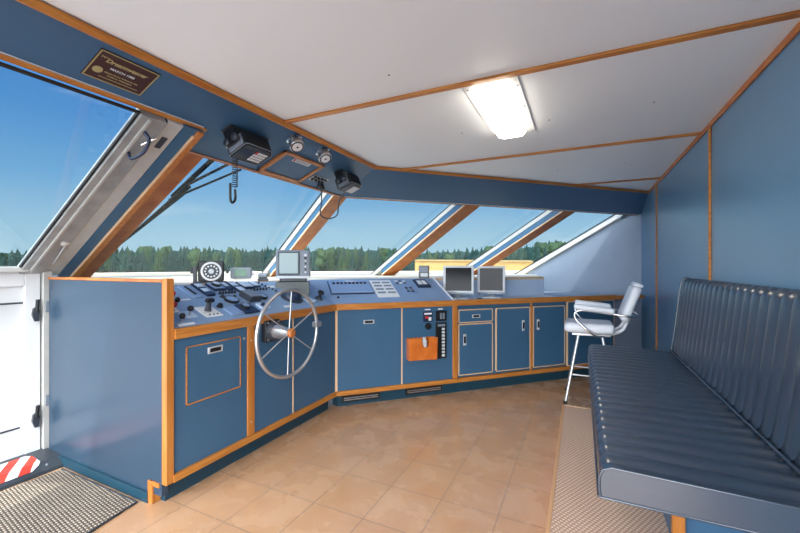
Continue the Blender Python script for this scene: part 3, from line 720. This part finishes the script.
o = obj('mouse', B(CF, 1.57, 1.63, -.17, -.13, .9365, .957, bev=.008, seg=2), NAVY, None, 60); tag(o, 'small dark mouse on the counter between the monitors', 'mouse')
o = obj('knob_fitting', lathe(nb(), CF.p(1.70,-.60,1.166), (0,0,1), [(0,.03),(.03,.03),(.05,.02),(.055,.0)], 16), BRASS, None, 40); tag(o, 'small round brass fitting on the ledge between monitors', 'fitting')

# ---------------------------------------------------------------- on the header
t = thing('plaque', 'dark brown builder plaque with gilt border and lettering on blue header', 'plaque', SF.p(.995,.16,0))
obj('plate', B(SF, .875, 1.118, .070, .245, 0, .004, bev=.001), PLAQUE, t)
bm = nb()
for q in ((.878,1.115,.073,.078),(.878,1.115,.237,.242),(.878,.883,.073,.242),(1.110,1.115,.073,.242)): box(bm, SF, *q, .004, .0055)
obj('border', bm, BRASS, t)
obj('emblem', lathe(nb(), SF.p(.912,.185,.004), SF.z, [(0,.019),(.0015,.0185)], 24), BRASS, t)
text('lettering', 'M/V', SF, .892, .112, .0045, .018, BRASS, t)
text('lettering', 'Dreamweaver', SF, .915, .128, .0045, .031, BRASS, t, .0009, shear=.25, sx=.92)
text('lettering', 'MARCH 1988', SF, .947, .160, .0045, .017, GREYL, t, .0004)
text('lettering', 'Marine Power Industries, Inc.', SF, .938, .187, .0045, .0115, BRASS, t, .0002)
text('lettering', 'Freeland, Washington', SF, .955, .203, .0045, .0115, BRASS, t, .0002)
bm = nb(); box(bm, SF, .93, 1.09, .216, .2195, .004, .005); obj('rule', bm, BRASS, t)

# access hatch
t = thing('access_hatch', 'small blue hatch in an orange teak frame on the header', 'hatch', SF.p(2.33,.37,0))
obj('panel', B(SF, 2.12, 2.54, .24, .50, 0, .006), BLUE_S, t)
bm = nb(); u0,u1,v0,v1,w_ = 2.10,2.56,.225,.52,.036
for q in ((u0,u1,v0,v0+w_*.75),(u0,u1,v1-w_*.75,v1),(u0,u0+w_,v0,v1),(u1-w_,u1,v0,v1)): box(bm, SF, *q, 0, .014)
obj('frame', bm, WOOD, t)
l = obj('label_plate', B(SF, 2.24, 2.43, .262, .30, .006, .0075), PAPER, t)
obj('label_mark', B(SF, 2.246, 2.266, .268, .294, .0075, .008), RED, l)
for i in range(3): obj('label_line', B(SF, 2.275, 2.42, .270+.009*i, .273+.009*i, .0075, .008), GREY, l)
# two chrome round instruments
for u, lb in ((2.05,'left of two round chrome-rimmed dials on the blue header'),(2.365,'right of two round chrome-rimmed dials on the blue header')):
    t = thing('round_dial', lb, 'gauge', SF.p(u,.095,0), 'chrome dials on the header')
    ax = (SF.z+V((.25,-.25,.0))).normalized(); o = SF.p(u,.095,0)
    obj('base', lathe(nb(), o, SF.z, [(0,.052),(.01,.052),(.016,.042)], 24), CHROME, t, 40)
    obj('body', lathe(nb(), o+SF.z*.012, ax, [(0,.034),(.03,.034),(.032,.05),(.07,.05),(.075,.046)], 24), STEEL, t, 40)
    f_ = obj('dial_face', lathe(nb(), o+SF.z*.012, ax, [(.0745,.036),(.0785,.034)], 24), PAPER, t, 40)
    obj('dial_rim', lathe(nb(), o+SF.z*.012, ax, [(.070,.047),(.0765,.044)], 24), DARK, t, 40)
    bm = nb(); beam(bm, o+SF.z*.012+ax*.079, o+SF.z*.012+ax*.079+V((0,.03,0)), (.004,0,0), ax*.001); obj('needle', bm, DARK, f_)
    obj('dial_hub', lathe(nb(), o+SF.z*.012, ax, [(.078,.008),(.082,.006)], 10), DARK, f_)
# socket plate
t = thing('socket_plate', 'small silver plate with black connectors beside the hatch', 'socket', SF.p(2.7,.41,0))
obj('plate', B(SF, 2.60, 2.80, .365, .445, 0, .004, bev=.001), STEEL, t)
for i in range(4):
    for j in range(2): obj('connector', lathe(nb(), SF.p(2.63+.047*i,.388+.036*j,.004), SF.z, [(0,.014),(.012,.013)], 12), BLACK, t)
obj('plug', lathe(nb(), SF.p(2.80,.47,0), SF.z, [(0,.03),(.04,.03),(.055,.02)], 16), BLACK, t, 40)

def radio(name, label, u0, u1, v0, v1, w0, w1, keys, grey):
    t = thing(name, label, 'radio', SF.p((u0+u1)/2,(v0+v1)/2,0))
    c = .022
    pts = [(u0,v0+c*.5),(u0+c*.5,v0),(u1-c*1.6,v0),(u1,v0+c*1.6),(u1,v1-c),(u1-c,v1),(u0+c*.5,v1),(u0,v1-c*.5)]
    b_ = obj('body', poly(nb(), [SF.p(a,b,w0) for a,b in pts], SF.z*(w1-w0)), BLACK, t)
    obj('face_rim', tube(nb(), [SF.p(a,b,w1) for a,b in pts], .003, 6, True), GREY, b_)
    s = .010; cu, cv = (u0+u1)/2, (v0+v1)/2
    pts2 = [(cu+(a-cu)*.9, cv+(b-cv)*.86) for a,b in pts]
    obj('face', poly(nb(), [SF.p(a,b,w1) for a,b in pts2], SF.z*.005), DARK, t)
    obj('end_cap', B(SF, u0-.006, u0+.004, v0+.02, v1-.02, w0+.01, w1-.008, bev=.003), GREY, t)
    lu, lv = u1-u0, v1-v0; kk = obj('keypad', B(SF, u0+lu*.46, u0+lu*.90, v0+lv*.22, v0+lv*.86, w1+.005, w1+.0065), GREY if grey else DARK, t)
    for i in range(5):
        for j in range(4):
            a = u0+lu*(.475+.082*i); b = v0+lv*(.25+.15*j)
            obj('key', B(SF, a, a+lu*.06, b, b+lv*.11, w1+.0065, w1+.009), RED if keys and j == 0 and i == 0 else PAPER, kk)
    obj('display', B(SF, u0+lu*.10, u0+lu*.44, v0+lv*.3, v0+lv*.62, w1+.005, w1+.0065), NAVY, t)
    # bracket
    um = u0-.02
    obj('bracket', B(SF, um-.008, um, v0+.04, v1-.04, 0, w1-.03), BLACK, t); obj('bracket', B(SF, u1+.01, u1+.016, v0+.05, v1-.05, 0, w0+.03), BLACK, t)
    obj('bracket_foot', B(SF, um-.02, u1+.03, v0+.04, v1-.04, 0, .005), DARK, t)
    for v in (v0+.045, v1-.05): obj('bracket_knob', lathe(nb(), SF.p(u0,v,(w0+w1)/2-.01), -SF.x, [(0,.014),(.02,.014),(.022,.024),(.04,.024),(.045,.016)], 16), DARK, t, 40)
    obj('bracket_knob', lathe(nb(), SF.p(u1,(v0+v1)/2,(w0+w1)/2-.01), SF.x, [(0,.014),(.012,.018)], 16), DARK, t, 40)
    return t
t1 = radio('marine_radio', 'larger black marine radio with lit keypad hung from header, cord below', 1.64, 1.875, .15, .315, .05, .14, True, False)
# handset cord
hc = V((-1.90,1.655,0)); pts = []
for i in range(160):
    q = i/159; a = q*2*math.pi*13; z = 1.95-.17*q
    pts.append(V((hc.x+.015*math.cos(a), hc.y+.016*math.sin(a), z)))
obj('coiled_cord', tube(nb(), pts, .003, 5), BLACK, t1)
obj('cord_loop', tube(nb(), arc([hc+V((0,0,1.77)), hc+V((.0,.002,1.71)), hc+V((0,-.02,1.685)), hc+V((0,-.034,1.71)), hc+V((0,-.034,1.80))], 5), .0075, 8), BLACK, t1, 60)
obj('cord_clip', B(SF, 1.66, 1.76, .30, .335, .02, .07, bev=.006), STEEL, t1)
t2 = radio('marine_radio', 'smaller black radio with pale face at header corner, cable looping below', 2.78, 2.985, .155, .31, .05, .14, False, True)
obj('face_panel', B(SF, 2.87, 2.965, .19, .285, .146, .152, bev=.002), GREYL, t2)
obj('cable', tube(nb(), arc([SF.p(2.80,.47,.04), V((-2.22,2.93,1.90)), V((-2.26,2.97,1.80)), V((-2.22,3.03,1.765)), V((-2.14,3.07,1.80)), V((-2.08,3.02,1.92)), SF.p(2.93,.30,.11)], 6), .0065, 7), DARK, t2, 60)

# ---------------------------------------------------------------- ceiling lamp
t = thing('ceiling_lamp', 'rectangular white ceiling lamp with frosted lit lens', 'lamp', (-.41,2.27,ZC-.05))
obj('base_plate', box(nb(), W0, -.545, -.275, 1.885, 2.70, ZC-.008, ZC), WHITE, t)
bm = nb(); prof = []
o8 = [(-.515,1.93),(-.315,1.93),(-.315,2.60),(-.345,2.655),(-.48,2.665),(-.515,2.62)]
a_ = [bm.verts.new((x,y,ZC-.008)) for x,y in o8]; cx, cy = -.415, 2.3
b_ = [bm.verts.new((cx+(x-cx)*.86, cy+(y-cy)*.95, ZC-.05)) for x,y in o8]; c_ = [bm.verts.new((cx+(x-cx)*.6, cy+(y-cy)*.88, ZC-.058)) for x,y in o8]
for r0, r1 in ((a_,b_),(b_,c_)):
    for i in range(6): bm.faces.new((r0[i], r0[(i+1)%6], r1[(i+1)%6], r1[i]))
bm.faces.new(c_); bm.faces.new(a_[::-1])
obj('lens', bm, LAMP, t, 50)
for x, y in ((-.53,1.93),(-.29,1.98),(-.29,2.25),(-.29,2.52),(-.53,2.4),(-.53,2.66),(-.29,2.68),(-.41,2.68)):
    obj('screw_head', lathe(nb(), (x,y,ZC-.008), (0,0,-1), [(0,.006),(.003,.005)], 8), GREY, t)
for x, y in ((-.44,2.08),(-.42,2.3),(-.41,2.5)): obj('lens_screw', lathe(nb(), (x,y,ZC-.058), (0,0,-1), [(0,.006),(.003,.005)], 8), GREYD, t)

# ---------------------------------------------------------------- bench
def channel(prof, y0, y1, pitch, amp, edge=.0, first=None):
    """prof: list of (x,z) closed outline; bumps where flag true: (x,z,flag)"""
    bm = nb(); N = len(prof); sub = 8
    yy = [y0]; 
    ncell = max(1, round((y1-y0-(first or 0))/pitch)); start = y0+(first or 0)
    ys = []
    if first:
        for k in range(sub): ys.append((y0+first*k/sub, math.sin(math.pi*k/sub)**.55 if k else 0))
    pp = (y1-start)/ncell
    for c in range(ncell):
        for k in range(sub): ys.append((start+pp*(c+k/sub), math.sin(math.pi*k/sub)**.55 if k else 0))
    ys.append((y1, 0))
    nr = []
    for i in range(N):
        a, b = prof[i-1], prof[(i+1)%N]; d = V((b[0]-a[0], 0, b[1]-a[1])).normalized(); nr.append(V((d.z,0,-d.x)))
    # make sure normals point outwards
    cx = sum(p_[0] for p_ in prof)/N; cz = sum(p_[1] for p_ in prof)/N
    sgn = 1 if sum(nr[i].dot(V((prof[i][0]-cx,0,prof[i][1]-cz))) for i in range(N)) > 0 else -1
    rings = []
    for y, bmp in ys:
        rings.append([bm.verts.new(V((p_[0], y, p_[1]))+nr[i]*sgn*amp*(bmp-1)*p_[2]) for i, p_ in enumerate(prof)])
    for a, b in zip(rings, rings[1:]):
        for i in range(N): bm.faces.new((a[i], a[(i+1)%N], b[(i+1)%N], b[i]))
    bm.faces.new(rings[0][::-1]); bm.faces.new(rings[-1])
    return bm
def rnd(cx, cz, r, a0, a1, n_=6, f=1): return [(cx+r*math.cos(math.radians(a0+(a1-a0)*i/n_)), cz+r*math.sin(math.radians(a0+(a1-a0)*i/n_)), f) for i in range(n_+1)]
t = bench = thing('bench_seat', 'long channelled dark blue vinyl bench along the right wall', 'bench', (.4,2.4,.1))
r_s = .035
sp = [(.07,.578,.2),(.052,.60,.6)] + rnd(.052+r_s,.672-r_s,r_s,180,90) + [(.20,.674,1),(.35,.672,1),(.5,.668,1),(.64,.662,1),(.66,.63,0),(.66,.572,0),(.3,.572,0),(.09,.572,0)]
seat = obj('seat_cushion', channel(sp, 1.385, 3.47, .092, .02, first=.11), VINYL, t, 50)
# near boxing panel and piping
bx = [(.056,.574),(.052,.60),(.052,.637),(.062,.662),(.087,.672),(.64,.662),(.66,.65),(.66,.574)]
obj('cushion_end', poly(nb(), [(x,1.352,z) for x,z in bx], (0,.034,0)), VINYL, t)
obj('piping', tube(nb(), [(x,1.352,z) for x,z in bx]+[(bx[0][0],1.352,bx[0][1])], .004, 8), VINYL, seat, 60)
obj('piping', tube(nb(), [(.05,1.352,.575),(.052,2.4,.577),(.052,3.47,.577)], .004, 8), VINYL, seat, 60)
# back: leaning, rounded top
bp = [(.615,.655,1),(.625,.72,1),(.640,.85,1),(.655,.98,1),(.668,1.10,1),(.674,1.16,1),(.680,1.185,1),(.692,1.205,1),(.71,1.216,1),(.728,1.215,.6),(.742,1.20,0),(.745,1.1,0),(.745,.66,0)]
back = obj('backrest', channel(bp, 1.30, 3.47, .092, .019), VINYL, t, 50)
obj('piping', tube(nb(), arc([(.615,3.475,.66),(.640,3.475,.85),(.667,3.475,1.10),(.682,3.475,1.185),(.71,3.475,1.217),(.738,3.475,1.20)],4), .006, 8), VINYL, back, 60)
obj('piping', tube(nb(), [(.606,1.30,.668),(.606,3.47,.668)], .006, 8), VINYL, back, 60)
b_ = obj('base_box', box(nb(), W0, .36, .745, 1.97, 3.45, .1, .572), BLUE, t)
obj('corner_post', box(nb(), W0, .35, .395, 1.945, 1.99, .1, .572, .004), WOOD, t)
obj('seat_board', box(nb(), W0, .10, .745, 1.40, 3.44, .555, .572), BLUE, t)
# carpeted platform
t = thing('platform', 'low carpeted platform with teak edge beneath the blue bench', 'platform', (.3,2.4,0))
obj('platform_body', box(nb(), W0, -.125, .745, 1.0, 3.57, 0, .09), BLUE, t)
obj('carpet', box(nb(), W0, -.13, .745, 1.0, 3.575, .09, .1), CARPET, t)
obj('edge_trim', box(nb(), W0, -.145, -.126, 1.0, 3.58, 0, .103, .002), mat('pale_teak_edge', (222,172,126), .5), t)
obj('end_trim', box(nb(), W0, -.145, .745, 3.571, 3.585, 0, .103, .002), BEAD, t)

# mat
m_ = obj('door_mat', poly(nb(), [(-3.02,.45,.001),(-2.10,.45,.001),(-2.145,.95,.001),(-2.20,1.26,.001),(-2.99,1.262,.001)], (0,0,.009)), MAT)
tag(m_, 'grey-beige woven floor mat in front of the door', 'mat')
obj('mat_binding', tube(nb(), [(-2.10,.45,.008),(-2.145,.95,.008),(-2.20,1.26,.008),(-2.99,1.262,.008)], .006, 6), DARK, m_)

# ---------------------------------------------------------------- helm chair
t = thing('helm_chair', 'tall white padded chair with chrome arms and legs near counter end', 'chair', (.08,4.15,0))
CH = Fr((.08,4.15,0), (1,0,0), (0,1,0), (0,0,1))
def soft(fr, *a, bev=.03): return B(fr, *a, bev=bev, seg=4)
obj('seat', soft(CH, -.225, .20, -.21, .21, .672, .765, bev=.038), VINYLW, t, 60)
obj('seat_pan', B(CH, -.16, .17, -.15, .15, .645, .668, bev=.004), STEEL, t)
br = Fr((.345,4.15,.80), V((.94,0,-.34)), (0,1,0), V((.34,0,.94)))
obj('backrest', soft(br, -.035, .04, -.20, .20, .0, .34, bev=.032), VINYLW, t, 60)
hr = obj('head_roll', soft(br, -.03, .045, -.13, .13, .335, .37, bev=.016), VINYLW, t, 60)
# curved shell under seat to back
cs = arc([(.12,0,.668),(.26,0,.672),(.345,0,.715),(.385,0,.80),(.405,0,.88)], 5)
for y_ in (-.10,.10):
    obj('back_support', tube(nb(), [V((p_.x,4.15+y_,p_.z)) for p_ in [V(q) for q in cs]], .016, 8), VINYLW, t, 60)
for sy in (-1,1):
    y_ = 4.15+.245*sy
    obj('armrest', soft(Fr((0,y_,0),(1,0,-.10),(0,1,0),(0,0,1)), -.06, .275, -.035, .035, .895, .948, bev=.022), VINYLW, t, 60)
    obj('arm_tube', tube(nb(), arc([(.46,y_*.5+4.15*.5,.855),(.40,y_,.855),(.25,y_,.872),(.05,y_,.893),(-.03,y_,.885),(-.055,y_,.84),(-.02,y_,.78),(.08,y_,.69),(.14,y_-.03*sy,.655),(.22,4.15+.1*sy,.65)], 6), .0105, 10), CHROME, t, 70)
obj('back_bar', tube(nb(), [(.46,4.03,.855),(.47,4.15,.855),(.46,4.27,.855)], .0105, 10), CHROME, t, 70)
legs = []
for sx, sy in ((-1,-1),(-1,1),(1,-1),(1,1)):
    a_ = V((.08+.10*sx, 4.15+.10*sy, .648)); b_ = V((.08+.215*sx, 4.15+.215*sy, 0)); legs.append((a_, b_))
    l = obj('leg', tube(nb(), [a_, b_], .0135, 12), STEEL, t, 70)
    obj('foot_cap', lathe(nb(), b_, (0,0,1), [(0,.019),(.025,.018)], 12), RUBBER, l)
for z_ in (.27,):
    c_ = [a+(b-a)*((.648-z_)/.648) for a, b in legs]; o4 = [c_[0],c_[1],c_[3],c_[2]]
    for i in range(4):
        obj('foot_rail', tube(nb(), [o4[i], o4[(i+1)%4]], .009, 8), STEEL, t, 70)

# ---------------------------------------------------------------- outside: deck, wipers, water, shore
deck = [(-4.0,1.0),(-3.75,3.7),(-.9,7.1),(-.2,7.6),(-1.2,9.6),(-6.6,4.4),(-6.8,1.0)]
fd = obj('foredeck', poly(nb(), [(x,y,1.02) for x,y in [(-3.6,1.38),(-3.9,3.5),(-.9,7.2),(-1.0,9.3),(-6.4,4.6),(-6.6,1.38)]], (0,0,.03)), WHITE, None); fd['kind'] = 'structure'; fd['label'] = 'white foredeck outside the windows'
bw = nb()
pl_ = [V((-6.5,.6,0)),V((-6.3,4.5,0)),V((-1.1,9.2,0)),V((.3,9.9,0))]
for a, b in zip(pl_, pl_[1:]): beam(bw, a+V((0,0,.95)), b+V((0,0,.95)), (.05,-.03,0), (0,0,.235))
o = obj('bulwark', bw, CREAM, None); o['kind'] = 'structure'
bw = nb()
for a, b in zip(pl_, pl_[1:]): beam(bw, a+V((-.05,.02,1.185)), b+V((-.05,.02,1.185)), (.14,-.08,0), (0,0,.02))
obj('cap_rail', bw, CREAM, o)
bw = nb()
for a, b in zip(pl_, pl_[1:]): beam(bw, a+V((.05,-.03,1.135)), b+V((.05,-.03,1.135)), (.02,-.012,0), (0,0,.012))
obj('rub_strip', bw, GREY, o)

# wiper on the first pane
def gp(x, y, off): return V((x, y, 2.185-.597*(-2.21-x)))+NF*off
t = thing('window_wiper', 'black wiper arms lying on the first front window', 'wiper', gp(-2.7,1.95,.03))
WIPE = mat('matt_black', (8,8,9), .85, spec=.1)
def bar(name, a, b, w, par, m=WIPE): return obj(name, tube(nb(), [a, (a+b)/2, b], w, 8), m, par)
bar('drive_arm', gp(-2.36,1.97,.07), gp(-2.86,1.92,.06), [.018,.018,.014], t)
bar('parallel_arm', gp(-2.36,2.17,.08), gp(-2.74,1.95,.07), .011, t)
bar('parallel_arm', gp(-2.46,2.23,.06), gp(-2.90,1.92,.06), .009, t)
bl = bar('wiper_blade', gp(-2.70,1.935,.03), gp(-3.45,1.83,.02), [.02,.013,.007], t)
bar('wiper_rib', gp(-2.80,1.97,.04), gp(-3.35,1.86,.03), .006, bl)

# water and shore
wt = obj('water', poly(nb(), [(-900,-300,-5),(700,-300,-5),(700,262,-5),(-900,262,-5)], (0,0,-.1)), mat('grey_blue_water', (92,120,140), .15, bump=.3, bscale=.4), None, origin=(0,0,-5)); tag(wt, 'calm grey-blue water between boat and shore', 'water', kind='stuff')
th = math.radians(25.47); FW = V((-math.sin(th), math.cos(th), 0)); RT = V((math.cos(th), math.sin(th), 0))
def far(px, s, z): return FW*s + RT*((px-400)/380*s) + V((0,0,z))
sh = obj('shore', poly(nb(), [far(-260,235,-5), far(900,235,-5), far(900,620,-5), far(-260,620,-5)], (0,0,1.5)), SAND, None, origin=(0,0,-5)); sh['kind'] = 'structure'

def conifer(seed, kind):
    rr = random.Random(seed); cr = nb(); layers = 8
    for k in range(layers):
        z0 = .12+.80*k/layers; z1 = z0+.26; r0 = .20*(1-k/layers)**.8+.02
        seg = 11; top = cr.verts.new((rr.uniform(-.01,.01), rr.uniform(-.01,.01), min(z1,1.0)))
        ring = []
        for i in range(seg*2):
            a = math.pi*i/seg; q = r0*(1.0 if i%2 else .62)*rr.uniform(.75,1.25)
            ring.append(cr.verts.new((q*math.cos(a), q*math.sin(a), z0+rr.uniform(-.03,.02)+(0 if i%2 else .035))))
        c = cr.verts.new((0,0,z0+.05))
        for i in range(seg*2):
            cr.faces.new((ring[i], ring[(i+1)%(seg*2)], top)); cr.faces.new((ring[(i+1)%(seg*2)], ring[i], c))
    return cr
def roundtree(seed):
    rr = random.Random(seed); cr = nb()
    for k in range(9):
        a = rr.uniform(0,6.28); d = rr.uniform(0,.16); s_ = rr.uniform(.12,.2)
        bmesh.ops.create_icosphere(cr, subdivisions=2, radius=s_, matrix=Matrix.Translation((d*math.cos(a), d*math.sin(a), rr.uniform(.35,.82))))
    for v in cr.verts: v.co *= rr.uniform(.9,1.1)
    return cr
protos = []
for i in range(4):
    r0 = bpy.data.objects.new('conifer_tree' if i < 3 else 'leafy_tree', None); COL.objects.link(r0)
    f_ = obj('foliage', conifer(i,i) if i < 3 else roundtree(5), LEAF[i] if i < 3 else LEAF[2], r0)
    tr = obj('trunk', tube(nb(), [(0,0,0),(0,0,.5),(0,0,.9)], [.02,.014,.004], 6), TREEB, r0)
    protos.append(r0)
used = [False]*4
rr = random.Random(3)
def toph(px):
    pts = [(-80,250),(0,250),(60,249),(110,247),(200,247),(300,247),(350,246),(430,250),(470,247),(520,245),(560,240),(600,239),(700,238)]
    for (a, ya), (b, yb) in zip(pts, pts[1:]):
        if a <= px <= b: return ya+(yb-ya)*(px-a)/(b-a)
    return 245
rows = [(285,88,0),(305,84,3),(328,80,-2)]
for s_, cnt, o_ in rows:
    for i in range(cnt):
        px = -50+o_+ (700)*i/cnt + rr.uniform(-3,3); s2 = s_+rr.uniform(-7,7)
        y = toph(px)+rr.choice([-1.5,-.5,0,.5,1.5,3])+(2 if s_ == 285 else 0)
        ztop = 1.3+(266.5-y)/380*s2; hgt = ztop+3.7
        kx = rr.choice([0,0,0,1,1,1,2,3])
        if kx == 3: hgt *= .9
        src = protos[kx]
        if not used[kx]: o = src; used[kx] = True
        else:
            o = src.copy(); COL.objects.link(o)
            for ch in list(src.children):
                c = ch.copy(); COL.objects.link(c); c.parent = o
        o.location = far(px, s2, -3.7); w_ = hgt*rr.uniform(.8,1.15); o.scale = (w_, w_, hgt*(1.0 if kx < 3 else 1.12)); o.rotation_euler = (0,0,rr.uniform(0,6.28))
        tag(o, 'dark green conifer in the wooded far shore' if kx < 3 else 'rounded olive-green leafy tree in the wooded far shore', 'tree', 'trees on the far shore')
# dense undergrowth behind
ug = nb(); prev = None
for i in range(0, 240):
    px = -240+i*5; s2 = 352; y = toph(max(-80,min(px,690)))+4+rr.uniform(-1.5,1.5); zt = 1.3+(266.5-y)/380*s2
    c = [ug.verts.new(far(px, s2+d_, z_)+V((rr.uniform(-1,1),rr.uniform(-1,1),0))) for d_, z_ in ((-28,-3.6),(-14,zt*.35),(-6,zt*.7),(0,zt),(25,-3.6))]
    if prev:
        for k in range(4): ug.faces.new((prev[k], c[k], c[k+1], prev[k+1]))
    prev = c
tag(obj('woodland', ug, LEAF[1], None), 'dense dark undergrowth behind the shoreline trees', 'woodland', kind='stuff')
# long tan shed on the shore
t = thing('shed', 'long low tan building on the shore right of centre', 'building', far(475,252,-3.6))
a = far(415,252,-3.6); b = far(533,256,-3.6); dn = (far(475,262,0)-far(475,252,0))
obj('wall', prism8(nb(), [a, a+V((0,0,8.6)), a+dn, a+dn+V((0,0,8.6)), b, b+V((0,0,8.0)), b+dn, b+dn+V((0,0,8.0))]), TAN, t)
obj('roof', prism8(nb(), [a+V((0,0,8.6))-dn*.1, a+V((0,0,9.1))-dn*.1, a+dn+V((0,0,9.0)), a+dn+V((0,0,9.8)), b+V((0,0,7.8))-dn*.1, b+V((0,0,8.3))-dn*.1, b+dn+V((0,0,8.4)), b+dn+V((0,0,9.2))]), TANR, t)

# ---------------------------------------------------------------- light
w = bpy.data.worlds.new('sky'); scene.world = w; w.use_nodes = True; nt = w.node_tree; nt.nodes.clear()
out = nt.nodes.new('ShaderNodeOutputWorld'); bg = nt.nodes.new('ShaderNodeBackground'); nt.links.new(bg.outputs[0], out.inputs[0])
tc = nt.nodes.new('ShaderNodeTexCoord'); sx = nt.nodes.new('ShaderNodeSeparateXYZ'); nt.links.new(tc.outputs['Generated'], sx.inputs[0])
rp = nt.nodes.new('ShaderNodeValToRGB'); nt.links.new(sx.outputs['Z'], rp.inputs[0])
el = rp.color_ramp.elements; el[0].position = 0; el[0].color = lin((176,206,220)); el[1].position = 1; el[1].color = lin((70,120,190))
for p_, c_ in ((.08,(158,196,220)),(.18,(116,170,214)),(.30,(84,144,206)),(.5,(66,122,194))):
    q = el.new(p_); q.color = lin(c_)
mp = nt.nodes.new('ShaderNodeMapping'); mp.inputs['Scale'].default_value = (1,1,5); mp.inputs['Rotation'].default_value = (.1,.25,0); nt.links.new(tc.outputs['Generated'], mp.inputs[0])
cn = nt.nodes.new('ShaderNodeTexNoise'); cn.inputs['Scale'].default_value = 3.2; cn.inputs['Detail'].default_value = 7; nt.links.new(mp.outputs[0], cn.inputs['Vector'])
cr = nt.nodes.new('ShaderNodeValToRGB'); cr.color_ramp.elements[0].position = .60; cr.color_ramp.elements[1].position = .80; nt.links.new(cn.outputs['Fac'], cr.inputs[0])
cm = nt.nodes.new('ShaderNodeMath'); cm.operation = 'MULTIPLY'; cm.inputs[1].default_value = .45; nt.links.new(cr.outputs[0], cm.inputs[0])
mx = nt.nodes.new('ShaderNodeMixRGB'); nt.links.new(cm.outputs[0], mx.inputs[0]); nt.links.new(rp.outputs[0], mx.inputs[1]); mx.inputs[2].default_value = lin((232,238,242))
# sky behind the camera boosted, added as fill light for the cabin
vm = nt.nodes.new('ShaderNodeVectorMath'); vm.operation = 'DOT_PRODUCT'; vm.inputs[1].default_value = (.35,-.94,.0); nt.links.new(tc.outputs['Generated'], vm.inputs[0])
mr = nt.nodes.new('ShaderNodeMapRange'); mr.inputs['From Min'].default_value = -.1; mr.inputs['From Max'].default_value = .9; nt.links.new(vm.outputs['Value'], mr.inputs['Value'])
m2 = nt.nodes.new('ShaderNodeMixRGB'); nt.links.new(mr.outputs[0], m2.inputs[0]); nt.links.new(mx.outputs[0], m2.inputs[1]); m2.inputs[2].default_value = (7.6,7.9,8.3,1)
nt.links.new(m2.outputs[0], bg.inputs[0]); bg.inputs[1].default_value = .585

su = bpy.data.lights.new('sun', 'SUN'); su.energy = 1.5; su.angle = .009; su.color = (1,.96,.9)
so = bpy.data.objects.new('sun', su); COL.objects.link(so); so.location = (2,-5,9); so.rotation_euler = V((.2,-.5,.84)).to_track_quat('Z','Y').to_euler()

cam = bpy.data.cameras.new('camera'); cam.sensor_width = 36; cam.lens = 380/800*36; cam.clip_end = 2000; cam.clip_start = .02
co = bpy.data.objects.new('camera', cam); COL.objects.link(co); co.location = (0,0,1.3); co.rotation_euler = (math.pi/2, 0, th)
scene.camera = co
vs = scene.view_settings; vs.view_transform = 'Standard'; vs.look = 'None'; vs.exposure = .97; vs.gamma = 1; vs.use_curve_mapping = False
